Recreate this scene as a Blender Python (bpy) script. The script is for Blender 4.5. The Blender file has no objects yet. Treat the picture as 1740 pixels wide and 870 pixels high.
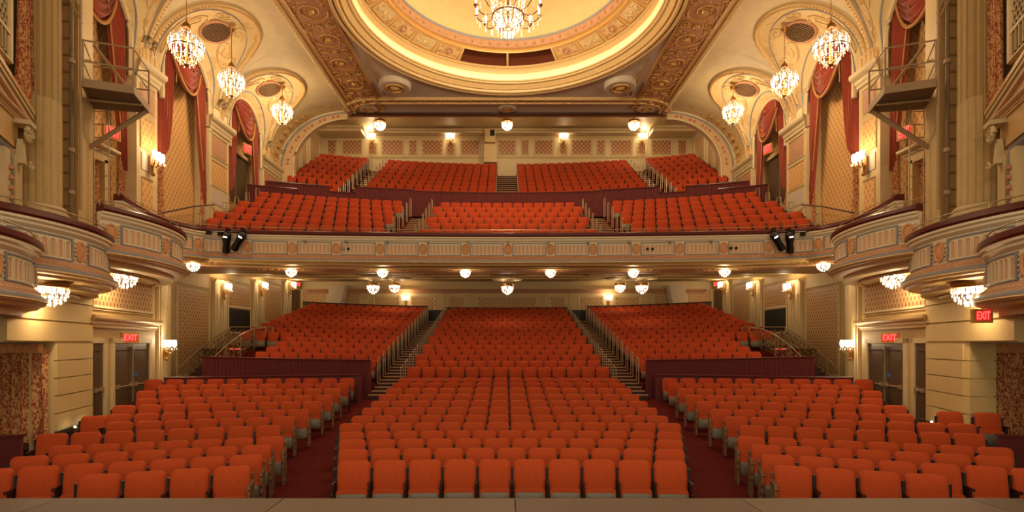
import bpy, math, random
import numpy as np
from mathutils import Matrix, Vector
random.seed(7)
PI = math.pi
E = 2.65                      # eye height above the front stalls floor
def Z(h): return E + h
sc = bpy.context.scene
COL = sc.collection

# ------------------------------------------------------------------ camera, world, light, exposure
cd = bpy.data.cameras.new('camera'); cam = bpy.data.objects.new('camera', cd); COL.objects.link(cam)
cam.location = (-0.1, 0, E); cam.rotation_euler = (PI/2, 0, 0)
cd.sensor_width = 36; cd.lens = 900/1740*36; cd.shift_x = 11/1740; cd.shift_y = 148/1740
cd.clip_end = 200; cd.clip_start = 0.05
sc.camera = cam
w = bpy.data.worlds.new('world'); sc.world = w; w.use_nodes = True
bg = w.node_tree.nodes['Background']; bg.inputs[0].default_value = (1, .78, .52, 1); bg.inputs[1].default_value = .16
sc.view_settings.view_transform = 'Standard'; sc.view_settings.look = 'None'
sc.view_settings.gamma = 1; sc.view_settings.use_curve_mapping = False
sc.view_settings.exposure = 0.0
sc.cycles.max_bounces = 5; sc.cycles.diffuse_bounces = 3; sc.cycles.glossy_bounces = 2
sc.cycles.transmission_bounces = 3; sc.cycles.transparent_max_bounces = 4
sc.cycles.sample_clamp_indirect = 4; sc.cycles.sample_clamp_direct = 0
sc.cycles.use_light_tree = True
WARM = (1, .74, .44); WARM2 = (1, .77, .48)
def lamp(name, kind, loc, power, color=WARM, size=.1, rot=None, parent=None, sy=None, spread=None):
    l = bpy.data.lights.new(name, kind); l.energy = power; l.color = color
    if kind == 'AREA':
        l.shape = 'RECTANGLE'; l.size = size; l.size_y = sy or size
        if spread: l.spread = spread
    elif kind in ('POINT', 'SPOT'): l.shadow_soft_size = size
    o = bpy.data.objects.new(name, l); COL.objects.link(o); o.location = loc
    if rot: o.rotation_euler = rot
    if parent: o.parent = parent
    return o
# unseen area lamps added behind the viewpoint to fill the house with light
lamp('added_wash_light', 'AREA', (0, -3.0, 10.5), 950, (1, .80, .56), 14, (math.radians(68), 0, 0), sy=3)
lamp('added_ceiling_fill', 'AREA', (0, -5.0, 3.5), 620, (1, .78, .52), 14, (math.radians(104), 0, 0), sy=3)  # added lamp tipped upward to brighten the ceiling
KL = 1.0                      # one dimmer for all house lamps

# ------------------------------------------------------------------ materials
def lin(c): return tuple(((x/12.92) if x <= .04045 else ((x+.055)/1.055)**2.4) for x in c)
def rgb(r, g, b): return lin((r/255, g/255, b/255)) + (1,)
def mk(name):
    m = bpy.data.materials.new(name); m.use_nodes = True
    return m, m.node_tree, m.node_tree.nodes['Principled BSDF']
def nd(nt, t, **k):
    n = nt.nodes.new(t)
    for a, b in k.items(): setattr(n, a, b)
    return n
def mat(name, col, rough=.6, metal=0, var=.12, scale=3.0, bump=0, bscale=30, coat=0, sheen=0, spec=.5):
    m, nt, p = mk(name); L = nt.links
    tc = nd(nt, 'ShaderNodeTexCoord'); no = nd(nt, 'ShaderNodeTexNoise'); no.inputs['Scale'].default_value = scale; no.inputs['Detail'].default_value = 4
    L.new(tc.outputs['Object'], no.inputs['Vector'])
    mx = nd(nt, 'ShaderNodeMix', data_type='RGBA')
    a = tuple(min(1, c*(1+var)) for c in col[:3]) + (1,); b = tuple(c*(1-var) for c in col[:3]) + (1,)
    mx.inputs[6].default_value = b; mx.inputs[7].default_value = a
    L.new(no.outputs[0], mx.inputs[0]); L.new(mx.outputs[2], p.inputs['Base Color'])
    p.inputs['Roughness'].default_value = rough; p.inputs['Metallic'].default_value = metal
    p.inputs['Specular IOR Level'].default_value = spec
    if sheen: p.inputs['Sheen Weight'].default_value = sheen
    if coat: p.inputs['Coat Weight'].default_value = coat
    if bump:
        n2 = nd(nt, 'ShaderNodeTexNoise'); n2.inputs['Scale'].default_value = bscale; n2.inputs['Detail'].default_value = 3
        L.new(tc.outputs['Object'], n2.inputs['Vector'])
        bp = nd(nt, 'ShaderNodeBump'); bp.inputs['Strength'].default_value = bump; bp.inputs['Distance'].default_value = .02
        L.new(n2.outputs[0], bp.inputs['Height']); L.new(bp.outputs[0], p.inputs['Normal'])
    return m
def mathn(nt, op, a, b=None, c=None):
    n = nd(nt, 'ShaderNodeMath', operation=op)
    for i, x in enumerate((a, b, c)):
        if x is None: continue
        if isinstance(x, (int, float)): n.inputs[i].default_value = x
        else: nt.links.new(x, n.inputs[i])
    return n.outputs[0]
def paper(name, c0, c1, p=.24, q=.36, th=.28, edge=.10, ax='X'):
    """printed ogee wallpaper: staggered ovals in the local X,Z plane"""
    m, nt, b = mk(name); L = nt.links
    tc = nd(nt, 'ShaderNodeTexCoord'); s = nd(nt, 'ShaderNodeSeparateXYZ'); L.new(tc.outputs['Object'], s.inputs[0])
    u = mathn(nt, 'COSINE', mathn(nt, 'MULTIPLY', s.outputs[ax], 2*PI/p))
    v = mathn(nt, 'COSINE', mathn(nt, 'MULTIPLY', s.outputs['Z'], 2*PI/q))
    pr = mathn(nt, 'MULTIPLY', u, v)
    mr = nd(nt, 'ShaderNodeMapRange', interpolation_type='SMOOTHSTEP'); L.new(pr, mr.inputs[0])
    mr.inputs[1].default_value = th-edge; mr.inputs[2].default_value = th+edge
    mx = nd(nt, 'ShaderNodeMix', data_type='RGBA'); mx.inputs[6].default_value = c0; mx.inputs[7].default_value = c1
    L.new(mr.outputs[0], mx.inputs[0]); L.new(mx.outputs[2], b.inputs['Base Color']); b.inputs['Roughness'].default_value = .55
    return m
def brocade(name, c0, c1, scale=5, th=.5, zs=.6):
    m, nt, b = mk(name); L = nt.links
    tc = nd(nt, 'ShaderNodeTexCoord'); mp = nd(nt, 'ShaderNodeMapping'); mp.inputs['Scale'].default_value = (1, 1, zs)
    L.new(tc.outputs['Object'], mp.inputs[0])
    no = nd(nt, 'ShaderNodeTexNoise'); no.inputs['Scale'].default_value = scale; no.inputs['Detail'].default_value = 2; no.inputs['Distortion'].default_value = 1.2
    L.new(mp.outputs[0], no.inputs['Vector'])
    mr = nd(nt, 'ShaderNodeMapRange', interpolation_type='SMOOTHSTEP'); L.new(no.outputs[0], mr.inputs[0])
    mr.inputs[1].default_value = th-.03; mr.inputs[2].default_value = th+.03
    mx = nd(nt, 'ShaderNodeMix', data_type='RGBA'); mx.inputs[6].default_value = c0; mx.inputs[7].default_value = c1
    L.new(mr.outputs[0], mx.inputs[0]); L.new(mx.outputs[2], b.inputs['Base Color']); b.inputs['Roughness'].default_value = .75
    bp = nd(nt, 'ShaderNodeBump'); bp.inputs['Strength'].default_value = .3; bp.inputs['Distance'].default_value = .02
    L.new(mr.outputs[0], bp.inputs['Height']); L.new(bp.outputs[0], b.inputs['Normal'])
    return m
def emit(name, col, st):
    m, nt, b = mk(name); b.inputs['Base Color'].default_value = col
    b.inputs['Emission Color'].default_value = col; b.inputs['Emission Strength'].default_value = st
    return m
CREAM = mat('cream_plaster', rgb(212, 190, 144), .6, bump=.1, bscale=12)
CREAM2 = mat('warm_ivory_plaster', rgb(205, 177, 122), .6)
CREAM3 = mat('dome_buff_plaster', rgb(214, 186, 128), .7)
MAUVE = mat('mauve_grey_plaster', rgb(200, 184, 164), .7)
FIELD = brocade('painted_vault_plaster', rgb(212, 184, 130), rgb(200, 166, 108), 1.6, .58, 1)
GOLD = mat('gilded_plaster', rgb(196, 150, 84), .42, .25, .2, 8, .35, 40)
GOLD2 = mat('pale_gilded_moulding', rgb(214, 180, 122), .45, .15, .15, 8, .3, 50)
PALE = mat('pale_ivory_paint', rgb(226, 210, 176), .55, 0, .06)
TANP = mat('pale_tan_plaster', rgb(206, 170, 126), .6, 0, .12, 6)
PINK = mat('rose_tan_plaster', rgb(186, 136, 102), .6, 0, .2, 6, .3, 25)
ROSE = mat('terracotta_rose_paint', rgb(192, 128, 92), .6)
INSET = mat('pale_rose_paint', rgb(214, 166, 126), .6)
BLUE = mat('blue_grey_moulding', rgb(136, 138, 142), .5)
BURG = mat('burgundy_velvet', rgb(92, 14, 16), .7, 0, .2, 10)
MAHOG = mat('mahogany_rail', rgb(86, 22, 18), .3, 0, .2, 6, spec=.6)
SEAT = mat('orange_red_velvet', rgb(180, 71, 28), .78, 0, .12, 14, .12, 60, sheen=.05, spec=.2)
SEAT2 = mat('orange_red_velvet_deep', rgb(168, 61, 23), .8, 0, .14, 9, .12, 50, sheen=.05, spec=.2)  # slightly darker velvet for the massed rows and tuft buttons
PAN = mat('taupe_seat_pan', rgb(112, 102, 84), .5)
DARKW = mat('dark_walnut', rgb(58, 30, 18), .4)
IRON = mat('black_iron', rgb(26, 22, 20), .5)
STEEL = mat('brushed_bronze_steel', rgb(170, 146, 112), .35, .35)
CARPET = mat('dark_red_carpet', rgb(88, 22, 18), .95, 0, .3, 12, .3, 80, spec=.1)
TREAD = mat('brown_stair_carpet', rgb(70, 40, 30), .9, 0, .2, 8)
NOSE = mat('light_wood_nosing', rgb(176, 128, 86), .5)
ENDP = brocade('carved_gold_end_panel', rgb(128, 92, 54), rgb(76, 46, 26), 22, .52, 1)
STAGE = mat('grey_stage_boards', rgb(104, 82, 60), .55, 0, .12, 2)
STAGE2 = mat('brown_stage_boards', rgb(94, 72, 52), .55, 0, .15, 2)
DOORB = mat('bronze_brown_door', rgb(92, 72, 50), .45)
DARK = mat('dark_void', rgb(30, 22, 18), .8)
PAPER = paper('tan_ogee_wallpaper', rgb(206, 170, 116), rgb(156, 100, 62), .19, .30)
PAPER2 = paper('gold_ogee_wallpaper', rgb(224, 178, 114), rgb(196, 142, 86), .22, .36, .25, .3)
PAPER3 = paper('rose_trellis_wallpaper', rgb(158, 106, 72), rgb(210, 172, 116), .30, .30, .45, .12)
RED = mat('crimson_swag_velvet', rgb(150, 57, 26), .7, 0, .18, 5, sheen=.2)
BROC = brocade('crimson_gold_brocade', rgb(160, 70, 38), rgb(212, 164, 104), 22, .49, .55)
BROC2 = brocade('tan_brocade_valance', rgb(176, 92, 48), rgb(222, 172, 108), 14, .40, .7)
FRINGE = mat('gold_fringe', rgb(168, 120, 64), .7, 0, .3, 40)
GREYM = mat('painted_tan_steel', rgb(166, 138, 100), .55, .1)
GREYD = mat('brown_painted_deck', rgb(120, 98, 74), .6)
GRILLE = mat('dark_bronze_grille', rgb(136, 104, 68), .5, .2)
STONE = mat('ivory_ashlar_plaster', rgb(212, 184, 124), .6, 0, .06)
BASEB = mat('black_base', rgb(34, 28, 24), .5)
CRYS = mat('cut_glass_crystal', (.92, .92, .95, 1), .08, 0, .05, 20, spec=1)
BRASS = mat('aged_brass', rgb(170, 124, 62), .35, .8)
SCRW = mat('antique_gold_iron', rgb(140, 108, 70), .45, .3)
BRONZE = mat('dark_bronze_frame', rgb(92, 60, 40), .4, .6)
BULB = emit('lit_bulb', (1, .86, .62, 1), 30)
SHADE = emit('lit_glass_shade', (1, .80, .50, 1), 7)
GLOW = emit('cove_strip_lamp', (1, .82, .56, 1), 20)
REDSIGN = emit('lit_red_letters', (1, .06, .05, 1), 3.2)
SIGNBOX = mat('brass_sign_box', rgb(196, 150, 70), .5)
SIGNFACE = emit('dim_red_sign_face', (.55, .03, .02, 1), .5)
BLACKP = mat('black_lamp_paint', rgb(14, 13, 13), .35)
LENS = emit('spot_lens_highlight', (.9, .92, 1, 1), 1.2)  # faint emission painted in for the highlight on the spotlights
WHITE = mat('white_enamel', rgb(220, 220, 216), .4)

# ------------------------------------------------------------------ mesh helpers
class MB:
    def __init__(s): s.v = []; s.f = []
    def add(s, vs, fs):
        n = len(s.v); s.v.extend(tuple(p) for p in vs); s.f.extend(tuple(i+n for i in f) for f in fs); return s
    def box(s, x0, x1, y0, y1, z0, z1, M=None, taper=0):
        t = taper
        vs = [(x0, y0, z0), (x1, y0, z0), (x1, y1, z0), (x0, y1, z0), (x0+t, y0+t, z1), (x1-t, y0+t, z1), (x1-t, y1-t, z1), (x0+t, y1-t, z1)]
        if M: vs = [M @ Vector(p) for p in vs]
        return s.add(vs, [(3, 2, 1, 0), (4, 5, 6, 7), (0, 1, 5, 4), (1, 2, 6, 5), (2, 3, 7, 6), (3, 0, 4, 7)])
    def lathe(s, prof, n=24, c=(0, 0, 0), a0=0, a1=2*PI, M=None):
        full = abs(a1-a0-2*PI) < 1e-6; m = n if full else n+1; vs = []
        for i in range(m):
            a = a0+(a1-a0)*i/n
            for r, z in prof:
                p = (c[0]+r*math.cos(a), c[1]+r*math.sin(a), c[2]+z); vs.append(M @ Vector(p) if M else p)
        k = len(prof); fs = []
        for i in range(n):
            j = (i+1) % m
            for q in range(k-1): fs.append((i*k+q, j*k+q, j*k+q+1, i*k+q+1))
        return s.add(vs, fs)
    def tube(s, pts, r, n=6, closed=False):
        P = [Vector(p) for p in pts]; K = len(P); vs = []; rr = r if hasattr(r, '__len__') else [r]*K
        for i, p in enumerate(P):
            if closed: t = P[(i+1) % K]-P[i-1]
            else: t = P[min(i+1, K-1)]-P[max(i-1, 0)]
            if t.length < 1e-9: t = Vector((0, 0, 1))
            t.normalize(); u = Vector((0, 0, 1)) if abs(t.z) < .95 else Vector((1, 0, 0))
            a = t.cross(u).normalized(); b = t.cross(a)
            for j in range(n):
                g = 2*PI*j/n; vs.append(p+(a*math.cos(g)+b*math.sin(g))*rr[i])
        fs = []
        for i in range(K if closed else K-1):
            i2 = (i+1) % K
            for j in range(n): fs.append((i*n+j, i*n+(j+1) % n, i2*n+(j+1) % n, i2*n+j))
        if not closed: fs += [tuple(range(n))[::-1], tuple((K-1)*n+j for j in range(n))]
        return s.add(vs, fs)
    def sweep(s, path, prof, closed=False, side=1, caps=True):
        """path: plan points (x,y[,z]); prof: (offset to the hall side, z)"""
        K = len(path); k = len(prof); vs = []
        for i in range(K):
            a = path[(i-1) % K] if (closed or i > 0) else path[i]; b = path[(i+1) % K] if (closed or i < K-1) else path[i]
            tx, ty = b[0]-a[0], b[1]-a[1]; L = math.hypot(tx, ty) or 1; nx, ny = ty/L*side, -tx/L*side
            z = path[i][2] if len(path[i]) > 2 else 0
            for o, pz in prof: vs.append((path[i][0]+nx*o, path[i][1]+ny*o, z+pz))
        fs = []
        for i in range(K if closed else K-1):
            j = (i+1) % K
            for q in range(k-1): fs.append((i*k+q, j*k+q, j*k+q+1, i*k+q+1))
        if not closed and caps: fs += [tuple(range(k)), tuple((K-1)*k+q for q in range(k))[::-1]]
        return s.add(vs, fs)
    def grid(s, fn, nu, nv):
        vs = [fn(i/nu, j/nv) for i in range(nu+1) for j in range(nv+1)]; w_ = nv+1
        return s.add(vs, [(i*w_+j, (i+1)*w_+j, (i+1)*w_+j+1, i*w_+j+1) for i in range(nu) for j in range(nv)])
    def ball(s, c, r, n=8, sz=1):
        prof = [(max(1e-4, r*math.sin(PI*i/(n//2))), -r*sz*math.cos(PI*i/(n//2))) for i in range(n//2+1)]
        return s.lathe(prof, n, c)
    def octa(s, c, r, h):
        x, y, z = c
        return s.add([(x+r, y, z), (x, y+r, z), (x-r, y, z), (x, y-r, z), (x, y, z+h), (x, y, z-h)],
                     [(0, 1, 4), (1, 2, 4), (2, 3, 4), (3, 0, 4), (1, 0, 5), (2, 1, 5), (3, 2, 5), (0, 3, 5)])
    def poly(s, pts, z0, z1):
        n = len(pts); vs = [(p[0], p[1], z0) for p in pts]+[(p[0], p[1], z1) for p in pts]
        return s.add(vs, [tuple(range(n))[::-1], tuple(range(n, 2*n))]+[(i, (i+1) % n, (i+1) % n+n, i+n) for i in range(n)])
    def xpoly(s, pts, y0, y1):
        """polygon in the X,Z plane given depth along Y"""
        n = len(pts); vs = [(p[0], y0, p[1]) for p in pts]+[(p[0], y1, p[1]) for p in pts]
        return s.add(vs, [tuple(range(n)), tuple(range(n, 2*n))[::-1]]+[(i, i+n, (i+1) % n+n, (i+1) % n) for i in range(n)])
    def mesh(s, name, m, smooth=False):
        me = bpy.data.meshes.new(name); me.from_pydata([tuple(p) for p in s.v], [], s.f); me.materials.append(m)
        if smooth:
            me.polygons.foreach_set('use_smooth', [True]*len(me.polygons))
            try: me.set_sharp_from_angle(angle=math.radians(38))
            except Exception: pass
        me.update(); return me
def link(name, me, parent=None, M=None, loc=None, rz=0):
    o = bpy.data.objects.new(name, me); COL.objects.link(o)
    if parent is not None: o.parent = parent
    if M is not None: o.matrix_basis = M
    if loc is not None: o.location = loc
    if rz: o.rotation_euler = (0, 0, rz)
    return o
def obj(name, mb, m, parent=None, M=None, smooth=False, loc=None, rz=0): return link(name, mb.mesh(name, m, smooth), parent, M, loc, rz)
def tag(o, label, cat, group=None):
    o['label'] = label; o['category'] = cat
    if group: o['group'] = group
    return o
def thing(name, label, cat, loc=(0, 0, 0), rz=0, group=None, M=None):
    o = link(name, None, None, M, None if M is not None else loc, rz if M is None else 0); o.empty_display_size = .2
    return tag(o, label, cat, group)
def struct(name, mb, m, smooth=False):
    o = obj(name, mb, m, None, smooth=smooth); o['kind'] = 'structure'; return o
def stuff(o): o['kind'] = 'stuff'; return o
def copytree(o, parent=None):
    c = o.copy(); COL.objects.link(c); c.parent = parent
    for ch in o.children: copytree(ch, c)
    return c
ORD = ['first', 'second', 'third', 'fourth', 'fifth', 'sixth', 'seventh', 'eighth', 'ninth', 'tenth', 'eleventh', 'twelfth', 'thirteenth', 'fourteenth',
       'fifteenth', 'sixteenth', 'seventeenth', 'eighteenth', 'nineteenth', 'twentieth', 'twenty-first', 'twenty-second', 'twenty-third', 'twenty-fourth']
SIDE = {-1: 'left', 1: 'right'}
def frame(s, A, B):
    """wall frame for the side s: A near, B far, given for the left side as (|x|, y). Local X along the wall, local -Y towards the hall.
    Returns matrix, length, and u-map (u measured from A)"""
    ax, ay, bx, by = s*A[0], A[1], s*B[0], B[1]
    L = math.hypot(bx-ax, by-ay)
    if s < 0: ox, oy, dx, dy = ax, ay, (bx-ax)/L, (by-ay)/L; um = lambda u: u
    else: ox, oy, dx, dy = bx, by, (ax-bx)/L, (ay-by)/L; um = lambda u: L-u
    M = Matrix(((dx, -dy, 0, ox), (dy, dx, 0, oy), (0, 0, 1, 0), (0, 0, 0, 1)))
    return M, L, um
def rng(um, u0, u1):
    a, b = um(u0), um(u1); return (min(a, b), max(a, b))
def molding_rect(mb, x0, x1, z0, z1, wd=.06, dp=.05, y=0):
    """picture-frame moulding in X,Z with mitred corners, standing proud towards -Y"""
    def ring(i, yy): return [(x0+i, yy, z0+i), (x1-i, yy, z0+i), (x1-i, yy, z1-i), (x0+i, yy, z1-i)]
    rs = [ring(0, y), ring(wd*.15, y-dp), ring(wd*.6, y-dp*.75), ring(wd, y-dp*.2), ring(wd, y)]
    vs = [p for r in rs for p in r]; fs = []
    for k in range(4):
        for i in range(4): fs.append((k*4+i, k*4+(i+1) % 4, (k+1)*4+(i+1) % 4, (k+1)*4+i))
    mb.add(vs, fs)
def panel(parent, M, x0, x1, z0, z1, paperm=PAPER, fm=CREAM, wd=.09, fill=True):
    if fill: obj('wallpaper_panel', MB().box(x0+wd*.8, x1-wd*.8, -.018, .0, z0+wd*.8, z1-wd*.8), paperm, parent, M)
    b = MB(); molding_rect(b, x0, x1, z0, z1, wd, .05)
    molding_rect(b, x0-.05, x1+.05, z0-.05, z1+.05, .035, .03); obj('panel_moulding', b, fm, parent, M)
def cornice(mb, x0, x1, z, h=.3, d=.2, y=0):
    """classical cornice: stack of profile steps"""
    P = [(0, 0), (d*.25, 0), (d*.3, h*.2), (d*.45, h*.3), (d*.5, h*.5), (d*.85, h*.62), (d, h*.75), (d, h), (0, h)]
    vs = []
    for x, k in ((x0, 1), (x1, 1)):
        for o, zz in P: vs.append((x-(o*.6 if x == x0 else -o*.6), y-o, z+zz))
    n = len(P); fs = [(q, n+q, n+q+1, q+1) for q in range(n-1)]+[tuple(range(n)), tuple(range(n, 2*n))[::-1]]
    mb.add(vs, fs)
def spiral(mb, c, r, turns=1.6, hand=1, rad=.02, y=0, n=18, a0=0):
    pts = []
    for i in range(n+1):
        t = i/n; rr = r*(1-.85*t); a = a0+hand*turns*2*PI*t
        pts.append((c[0]+rr*math.cos(a), y, c[1]+rr*math.sin(a)))
    mb.tube(pts, [rad*(1-.4*i/n) for i in range(n+1)], 4)

# ------------------------------------------------------------------ floor profile of the stalls and rows
HK = [1.82, 1.82, 1.79, 1.79, 1.75, 1.71, 1.63, 1.56, 1.47, 1.37, 1.28, 1.19]
DC = [8.05+.895*k for k in range(12)]
ZF = [max(0, E-h-.86) for h in HK]
fl = MB()
FP = [(3, 0), (10.3, 0)]+[(DC[k]+.25, ZF[k]) for k in range(3, 12)]+[(19.0, .66), (40, .66)]
def zfloor(d):
    for (a, za), (b, zb) in zip(FP, FP[1:]):
        if d <= b: return za+(zb-za)*max(0, (d-a))/(b-a)
    return .66
fl.add([(x, d, z) for d, z in FP for x in (-17, 17)], [(2*i, 2*i+1, 2*i+3, 2*i+2) for i in range(len(FP)-1)])
fl.box(-17, 17, 3, 40, -.3, -.2)
struct('floor', fl, CARPET)
# stage apron with its boards and joints
st = struct('floor_stage', MB().box(-14, 14, -6, 5.38, .72, 1.0), STAGE)
brd = [(-14, -7.01), (-7.0, -4.66), (-4.65, -2.36), (-2.35, -.01), (.0, 2.3), (2.31, 4.63), (4.64, 6.95), (6.96, 14)]
for i, (a, b) in enumerate(brd): obj('plank', MB().box(a, b, -5.9, 5.40, 1.0, 1.065), STAGE if i % 2 else STAGE2, st)
for y0, y1, mt in ((5.405, 5.43, DARKW),): obj('edge_strip', MB().box(-14, 14, y0, y1, .7, 1.06), mt, st)

# ------------------------------------------------------------------ seats
def rrect(w2, z0, z1, rt, rb, n=4):
    P = []
    for cx, cz, r, a in ((w2-rt, z1-rt, rt, 0), (-w2+rt, z1-rt, rt, 90), (-w2+rb, z0+rb, rb, 180), (w2-rb, z0+rb, rb, 270)):
        for i in range(n+1):
            g = math.radians(a+90*i/n); P.append((cx+r*math.cos(g), cz+r*math.sin(g)))
    return P
def pillow(w2, z0, z1, rt, rb, layers, n=4):
    """layers: (inset, y) rings; closed with centre fans"""
    mb = MB(); base = rrect(w2, z0, z1, rt, rb, n); cz = (z0+z1)/2; K = len(base); vs = []
    for ins, y in layers:
        fx = 1-ins/w2; fz = 1-ins/((z1-z0)/2)
        for x, z in base: vs.append((x*fx, y, cz+(z-cz)*fz))
    fs = []
    for l in range(len(layers)-1):
        for i in range(K): j = (i+1) % K; fs.append((l*K+i, l*K+j, (l+1)*K+j, (l+1)*K+i))
    a = len(vs); vs += [(0, layers[0][1], cz), (0, layers[-1][1]-.004, cz)]
    for i in range(K):
        j = (i+1) % K; fs.append((a, j, i)); fs.append((a+1, (len(layers)-1)*K+i, (len(layers)-1)*K+j))
    mb.add(vs, fs); return mb
def tilt(mb, deg, piv):
    a = math.radians(deg); c, s = math.cos(a), math.sin(a)
    mb.v = [(x, piv[0]+(y-piv[0])*c-(z-piv[1])*-s*1.0 if False else piv[0]+(y-piv[0])*c+(z-piv[1])*s, piv[1]+(z-piv[1])*c-(y-piv[0])*s) for x, y, z in mb.v]
    return mb
SW = .53
def seat_parts():
    P = {}
    P['backrest'] = (tilt(pillow(.245, .36, .875, .088, .04, [(.02, .045), (0, .03), (0, -.02), (.018, -.045), (.06, -.058)]), 10, (0, .4)), SEAT, True)
    P['back_shell'] = (tilt(pillow(.225, .3, .80, .06, .04, [(.01, .065), (0, .055), (0, .045)], 2), 10, (0, .4)), DARKW, True)
    P['seat_cushion'] = (tilt(pillow(.232, .19, .475, .05, .05, [(.03, -.06), (.0, -.075), (0, -.125), (.015, -.14)], 3), 8, (-.1, .4)), SEAT, True)
    P['seat_pan'] = (tilt(pillow(.225, .17, .415, .05, .07, [(0, -.135), (.0, -.16), (.03, -.178)], 3), 8, (-.1, .4)), PAN, True)
    b = MB(); b.box(-.014, .014, -.2, .05, .555, .585); b.box(-.018, .018, -.22, -.15, .55, .592)
    P['armrest'] = (b, DARKW, False)
    b = MB(); b.box(-.014, .014, -.14, .02, .04, .58); b.box(-.03, .03, -.16, .09, 0, .035); b.box(-.02, .02, -.2, -.1, .30, .42); b.box(-.016, .016, .035, .085, .3, .76)
    P['standard'] = (b, IRON, False)
    b = MB(); b.box(-.02, .02, -.24, .10, .0, .60); b.add([(-.026, -.23, .64), (.026, -.23, .64), (.026, .1, .64), (-.026, .1, .64), (-.026, -.26, .58), (.026, -.26, .58), (.026, .12, .58), (-.026, .12, .58)],
        [(0, 1, 2, 3), (4, 5, 1, 0), (5, 6, 2, 1), (6, 7, 3, 2), (7, 4, 0, 3)])
    for s in (-1, 1): b.box(s*.022-.006, s*.022+.006, -.19, .05, .06, .52)
    b.box(-.016, .016, .06, .11, .5, .76)
    P['end_panel'] = (b, ENDP, False)
    b = MB(); b.ball((-.09, -.0575, .66), .011, 6); b.ball((.09, -.0575, .66), .011, 6); P['tuft_button'] = (tilt(b, 10, (0, .4)), SEAT2, True)
    return {k: v[0].mesh(k, v[1], v[2]) for k, v in P.items()}
SP = seat_parts()
# collect every seat of the house: (x, y, z, rotation, block, row, index, first, last)
seats = []
def add_row(pts, block, row):
    for i, (x, y, z, rz) in enumerate(pts): seats.append([x, y, z, rz, block, row, i, i == 0, i == len(pts)-1])
NC = [10, 11, 12, 13]+[14]*8
for k in range(12):
    n = NC[k]; pts = []
    for i in range(n):
        x = (i-(n-1)/2)*SW; pts.append((x, DC[k]-x*x/60, ZF[k], -x/30))
    add_row(pts, 'centre', k)
# side blocks of the front stalls: inner end (|x|, y) per row, outward slope, number of seats left / right
XI = [3.78, 3.96, 4.18, 4.30, 4.83, 4.96, 4.90, 4.98, 4.94, 5.05, 5.03, 5.12]
DI = [7.69, 8.46, 9.28, 10.1, 11.2, 12.26, 13.0, 14.15, 14.9, 15.95, 16.8, 17.75]
NL = [4, 7, 7, 7, 8, 7, 8, 9, 9, 10, 10, 11]
NR = [4, 7, 7, 8, 8, 9, 8, 9, 9, 10, 10, 11]
for s in (-1, 1):
    for k in range(12):
        sl = .30-.07*k/11; th = math.atan(sl); n = (NL if s < 0 else NR)[k]; pts = []
        zf = max(0, E-HK[k]-.86)
        for i in range(n):
            t = (i+.5)*SW*1.02
            if k == 11: t *= 1.05
            x = XI[k]+t*math.cos(th); y = DI[k]-t*math.sin(th)-.004*t*t
            pts.append((s*x, y, zf+.01*k/11*t, -s*(th+.008*t)))
        if s < 0: pts = pts[::-1]
        add_row(pts, SIDE[s]+' side', k)
# loose seats at the wall ends
add_row([(-9.25, 11.75, .0+ZF[6], .34)], 'left wall end', 6)
add_row([(9.95, 11.95, ZF[7], -.30), (10.62, 11.75, ZF[7], -.30)], 'right wall end', 7)
def arc(x, d0, z0): return (x, d0-x*x/120, z0+.0016*x*x, -x/60)
# rear stalls
DR = [19.4+.9*n for n in range(16)]; ZR = [Z(-.90+.205*n)-.86 for n in range(16)]
for n in range(16):
    add_row([arc((i-(6.5 if n % 2 == 0 else 6))*SW*(1 if n % 2 == 0 else 1.03), DR[n], ZR[n]) for i in range(14 if n % 2 == 0 else 13)], 'rear centre', n)
for s in (-1, 1):
    for n in range(1, 16):
        xo = 10.2 if n < 6 else 12.3; m = int((xo-4.95)/SW)
        pts = [arc(s*(5.0+(i+.5)*SW), DR[n], ZR[n]) for i in range(m)]
        add_row(pts if s > 0 else pts[::-1], 'rear '+SIDE[s], n)
# front mezzanine, six rows; rear mezzanine, nine rows
DM = [22.1+1.0*n for n in range(6)]; ZM = [Z(4.72+.49*n)-.86 for n in range(6)]
DT = [29.6+.85*n for n in range(9)]; ZT = [Z(8.25+.51*n)-.86 for n in range(9)]
for n in range(6):
    add_row([arc((i-6.5)*SW*1.0, DM[n], ZM[n]) for i in range(14)] if n % 2 == 0 else [arc((i-6)*SW, DM[n], ZM[n]) for i in range(13)], 'mezzanine centre', n)
    for s in (-1, 1):
        off = .26*(n % 2); pts = [arc(s*(5.05+off+(i+.5)*SW), DM[n], ZM[n]) for i in range(13)]
        add_row(pts if s > 0 else pts[::-1], 'mezzanine '+SIDE[s], n)
for n in range(9):
    for s in (-1, 1):
        pts = [arc(s*(.68+(i+.5)*SW), DT[n], ZT[n]) for i in range(14)]
        add_row(pts if s > 0 else pts[::-1], 'upper mezzanine inner '+SIDE[s], n)
        m = int(((10.7 if n < 2 else 12.7)-9.3)/SW)
        pts = [arc(s*(9.3+(i+.5)*SW), DT[n], ZT[n]) for i in range(m)]
        add_row(pts if s > 0 else pts[::-1], 'upper mezzanine outer '+SIDE[s], n)
def inview(sx, sy, sz):
    px = 859+900*(sx+.1)/sy; return -25 < px < 1765
seats = [q for q in seats if inview(*q[:3])]
near = sorted([q for q in seats if q[4] in ('centre', 'left side', 'right side', 'left wall end', 'right wall end')], key=lambda q: q[1])[:300]
ids = {id(q) for q in near}; rest = [q for q in seats if id(q) not in ids]
BLK = {'centre': 'centre block', 'left side': 'left side block', 'right side': 'right side block'}
cnt = {}
for q in near: cnt.setdefault((q[4], q[5]), []).append(q)
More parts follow.
